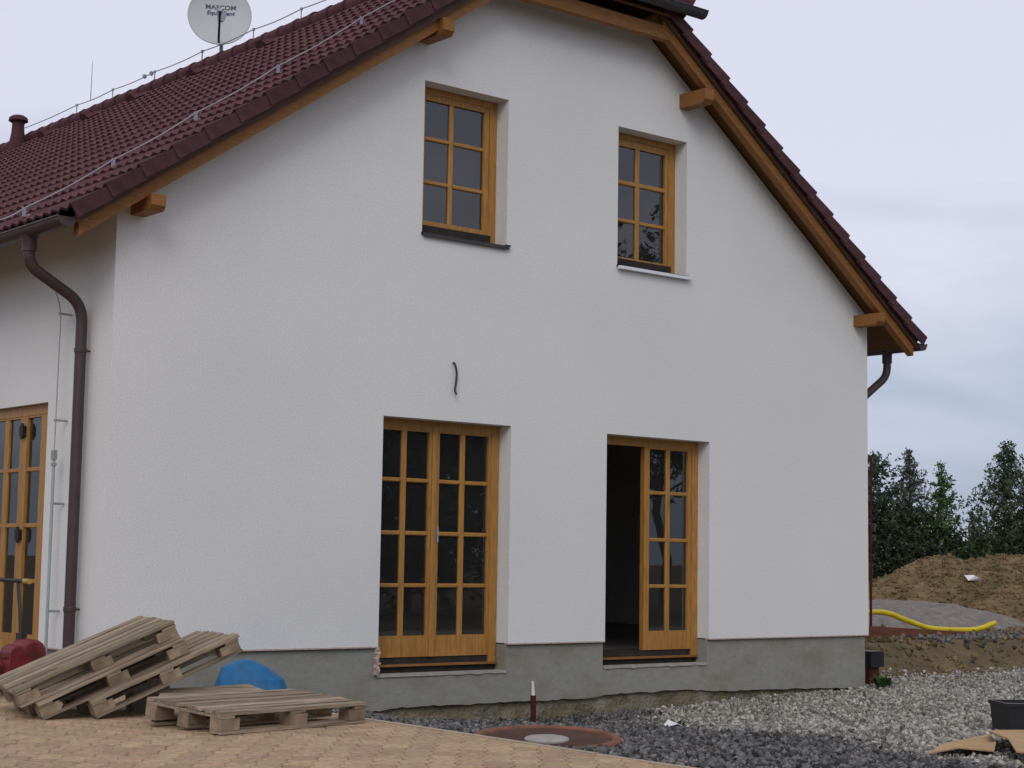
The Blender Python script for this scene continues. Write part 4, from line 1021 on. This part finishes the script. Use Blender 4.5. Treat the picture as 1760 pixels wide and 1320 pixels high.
# soil mound
MXs, MZs = [18.5, 20.4, 21.3, 22.1, 22.6, 23.2, 23.75, 24.2, 24.55, 25.1, 26.2, 29, 34, 42, 46], [-0.2, 0.02, 0.30, 0.62, 0.82, 0.95, 0.94, 0.76, 0.82, 0.98, 1.08, 1.2, 1.4, 1.0, -0.2]
def mound_z(x, y):
    n = noise.fractal(Vector((x * 0.9, y * 0.9, 7)), 0.6, 2.0, 6)
    c = interp(x, MXs, MZs) + 0.22; t = 1 - ((y - 9) / (3.4 if y < 9 else 1.45)) ** 2
    return -0.22 + c * (max(0, t) ** 0.75) + (0.09 * n if t > 0 else -0.12)
xs3 = list(np.arange(18.4, 32, 0.11)) + list(np.arange(32, 46.2, 0.5)); ys3 = list(np.arange(5.5, 10.7, 0.10))
v, f = gridmesh(xs3, ys3, mound_z)
o = link('soil_mound', npmesh('soil_mound', v, f, M['mound'], True)); tag(o, 'long brown mound of excavated soil behind the house', 'soil mound', kind='structure')
pts = []; sz = []
for _ in range(9000):
    x = random.uniform(19, 32); y = random.uniform(5.7, 9.8); s = abs(random.gauss(0, 0.035)) + 0.012
    pts.append((x, y, mound_z(x, y) + s * 0.1)); sz.append(s)
stones('mound_clods', pts, sz, M['mound'], 'lumps of brown soil covering the mound', 'clods')
zs_ = mound_z(22.25, 7.5) + 0.03
mb = MB(); mb.add([(22.05, 7.5, zs_), (22.2, 7.45, zs_ + 0.09), (22.32, 7.42, zs_ + 0.05), (22.55, 7.45, zs_ - 0.02), (22.42, 7.65, zs_ + 0.11), (22.2, 7.7, zs_ + 0.10)], [(0, 1, 5), (1, 2, 4, 5), (2, 3, 4), (0, 1, 2, 3)])
solo('scrap', mb, 'white', 'crumpled white plastic sheet lying on the soil mound', 'plastic scrap')

# ------------------------------------------------------------------ trees
def tree(loc, h, w, nleaf, leafsize, lm, label, cat='tree', group=None, seed=0, shape='spire', lean=(0.0, 0.0), name='tree', low=0.12):
    rr = np.random.default_rng(seed); loc = Vector(loc)
    root = empty(name, loc, label, cat, group)
    tb = MB(); n = 7
    tr = [Vector((lean[0] * (k / n) ** 1.5 * h + rr.normal() * 0.02 * h * (k > 0) * 0.5, lean[1] * (k / n) ** 1.5 * h + rr.normal() * 0.01 * h * (k > 0), h * k / n)) for k in range(n + 1)]
    tb.tube([loc + p for p in tr], [0.016 * h * (1 - 0.9 * k / n) + 0.004 for k in range(n + 1)], 6)
    tips = []
    nb = 46
    for i in range(nb):
        f_ = low + (1 - low) * (i + rr.random()) / nb; f_ = min(f_, 0.985)
        k = f_ * n; i0 = min(int(k), n - 1); p = tr[i0].lerp(tr[i0 + 1], k - i0)
        a = i * 2.4 + rr.random() * 0.8
        prof_ = {'spire': (1.01 - f_) ** 1.05 * (0.65 + 0.35 * min(1, f_ / 0.25)) * 1.25, 'round': math.sin(math.pi * min(1, 0.12 + 0.9 * f_)) ** 0.6, 'bush': math.sqrt(max(0.02, 1 - f_ * f_))}[shape]
        ln = 0.5 * w * prof_ * rr.uniform(0.6, 1.35) + (0.025 if shape == 'spire' else 0.06) * w
        upk = 0.75 if shape == 'spire' else 0.5
        d = Vector((math.cos(a), math.sin(a), upk * rr.uniform(0.5, 1.5))).normalized()
        ln *= 1.22
        e_ = p + d * ln + Vector((lean[0], lean[1], 0)) * ln * 0.8
        tb.tube([loc + p, loc + p.lerp(e_, 0.5) + Vector((0, 0, -0.03 * ln)), loc + e_], [0.005 * h * (1 - f_) + 0.006, 0.004 * h * (1 - f_) + 0.004, 0.003], 4, caps=False)
        for q_ in (0.25, 0.5, 0.75, 0.95, 1.05): tips.append((np.array(p.lerp(e_, q_)), ln * (0.10 + 0.16 * q_) + 0.012 * w, ln ** 0.8))
    part('trunk', tb, 'bark', root)
    T_ = np.array([t[0] for t in tips]); S_ = np.array([t[1] for t in tips])
    # twigs: elongated clusters of leaves
    ncl = int(nleaf * (1.25 if shape != 'bush' else 1.7)) // 7
    pw = np.array([t[2] for t in tips]); S_ *= 0.8; idx = rr.choice(len(T_), ncl, p=pw / pw.sum())
    cc = T_[idx] + rr.normal(size=(ncl, 3)) * S_[idx][:, None] * np.array([1, 1, 0.9])
    dd = rr.normal(size=(ncl, 3)) + np.array([lean[0] * 3, lean[1] * 3, 0.9 if shape == 'spire' else 0.2]); dd /= np.linalg.norm(dd, axis=1)[:, None]
    li = np.repeat(np.arange(ncl), 7); m = len(li)
    c = cc[li] + dd[li] * rr.uniform(-1.6, 1.6, (m, 1)) * leafsize + rr.normal(size=(m, 3)) * leafsize * 0.55
    c[:, 2] = np.maximum(c[:, 2], 0.03)
    a = rr.normal(size=(m, 3)) * 0.7 + dd[li]; a /= np.linalg.norm(a, axis=1)[:, None]; b = np.cross(a, rr.normal(size=(m, 3))); b /= np.linalg.norm(b, axis=1)[:, None]
    s = leafsize * rr.uniform(0.6, 1.3, (m, 1)); a = a * s; b = b * s * 0.42
    V = np.stack([c - a, c + b, c + a, c - b], 1).reshape(-1, 3) + np.array(loc)
    F = np.arange(m * 4).reshape(-1, 4)
    me = npmesh('crown', V, F, M[lm])
    o = link('crown', me, root); return root
G = 'trees beyond the soil mound'
tree((37.9, 22.3, -0.2), 4.50, 1.9, 7000, 0.062, 'leaf_dark', 'dark broad-topped tree showing next to the right house corner', group=G, seed=1, shape='round')
tree((38.65, 21.5, -0.2), 4.72, 1.6, 5600, 0.058, 'leaf_silver', 'slim pointed greyish tree between the dark broad tree and the fresh green one', group=G, seed=2, lean=(0.01, -0.01))
tree((39.45, 20.85, -0.2), 4.25, 1.75, 5200, 0.060, 'leaf_green', 'fresh green young tree with a thin nodding top', group=G, seed=3, lean=(0.015, -0.015))
tree((40.95, 19.5, -0.2), 4.95, 2.5, 10000, 0.058, 'leaf_mid', 'tallest feathery tree, bent by the wind, right of the gap', group=G, seed=4, lean=(0.035, -0.03))
tree((41.75, 18.95, -0.2), 4.3, 2.2, 7000, 0.060, 'leaf_mid', 'feathery tree cut by the right picture edge', group=G, seed=5, lean=(0.03, -0.03))
tree((40.35, 20.2, -0.2), 2.75, 1.2, 1500, 0.055, 'leaf_silver', 'thin see-through greyish sapling in the gap between the taller trees', group=G, seed=6)
tree((43.0, 18.0, -0.2), 4.6, 2.2, 5000, 0.07, 'leaf_mid', 'broad feathery tree just outside the right picture edge', group=G, seed=7)
S = 'shrubs under the trees beyond the mound'
sh = [(37.4, 21.8, 2.9, 2.0, 'leaf_dark', 'dark tall shrub under the broad-topped tree'), (38.3, 21.2, 2.6, 1.7, 'leaf_dark', 'dark shrub below the slim greyish tree'),
      (39.2, 20.6, 2.1, 1.5, 'leaf_dark', 'dark shrub below the fresh green tree'), (39.75, 20.1, 1.6, 1.1, 'leaf_green', 'greener shrub at the left of the gap'),
      (40.3, 19.7, 1.25, 1.5, 'leaf_dark', 'low dark shrub in the gap between the trees'), (41.0, 19.0, 1.9, 1.7, 'leaf_dark', 'dark shrub under the tallest feathery tree'),
      (41.8, 18.4, 2.0, 1.8, 'leaf_dark', 'dark shrub at the right picture edge')]
for k, (x, y, h, w, lm, lab) in enumerate(sh): tree((x, y, -0.2), h, w, 3600, 0.075, lm, lab, 'shrub', S, 20 + k, 'bush', name='shrub', low=0.03)
# trees across the plot, mirrored in the panes
G2 = 'trees across the plot seen mirrored in the panes'
for k, (x, y, h, w, lo) in enumerate(((17.0, -18.5, 5.6, 4.5, 0.05), (20.3, -21.5, 6.0, 4.5, 0.1), (25.2, -18.6, 8.7, 5.4, 0.32), (30.5, -17.5, 6.2, 5.0, 0.25), (14.0, -20.5, 4.6, 4.5, 0.05), (35.5, -15.0, 6.5, 6.0, 0.2))):
    tree((x, y, -0.4), h, w, 9000, 0.115, 'leaf_mid', 'broad dark tree across the plot, mirrored in the window panes', group=G2, seed=40 + k, shape='round', low=lo)
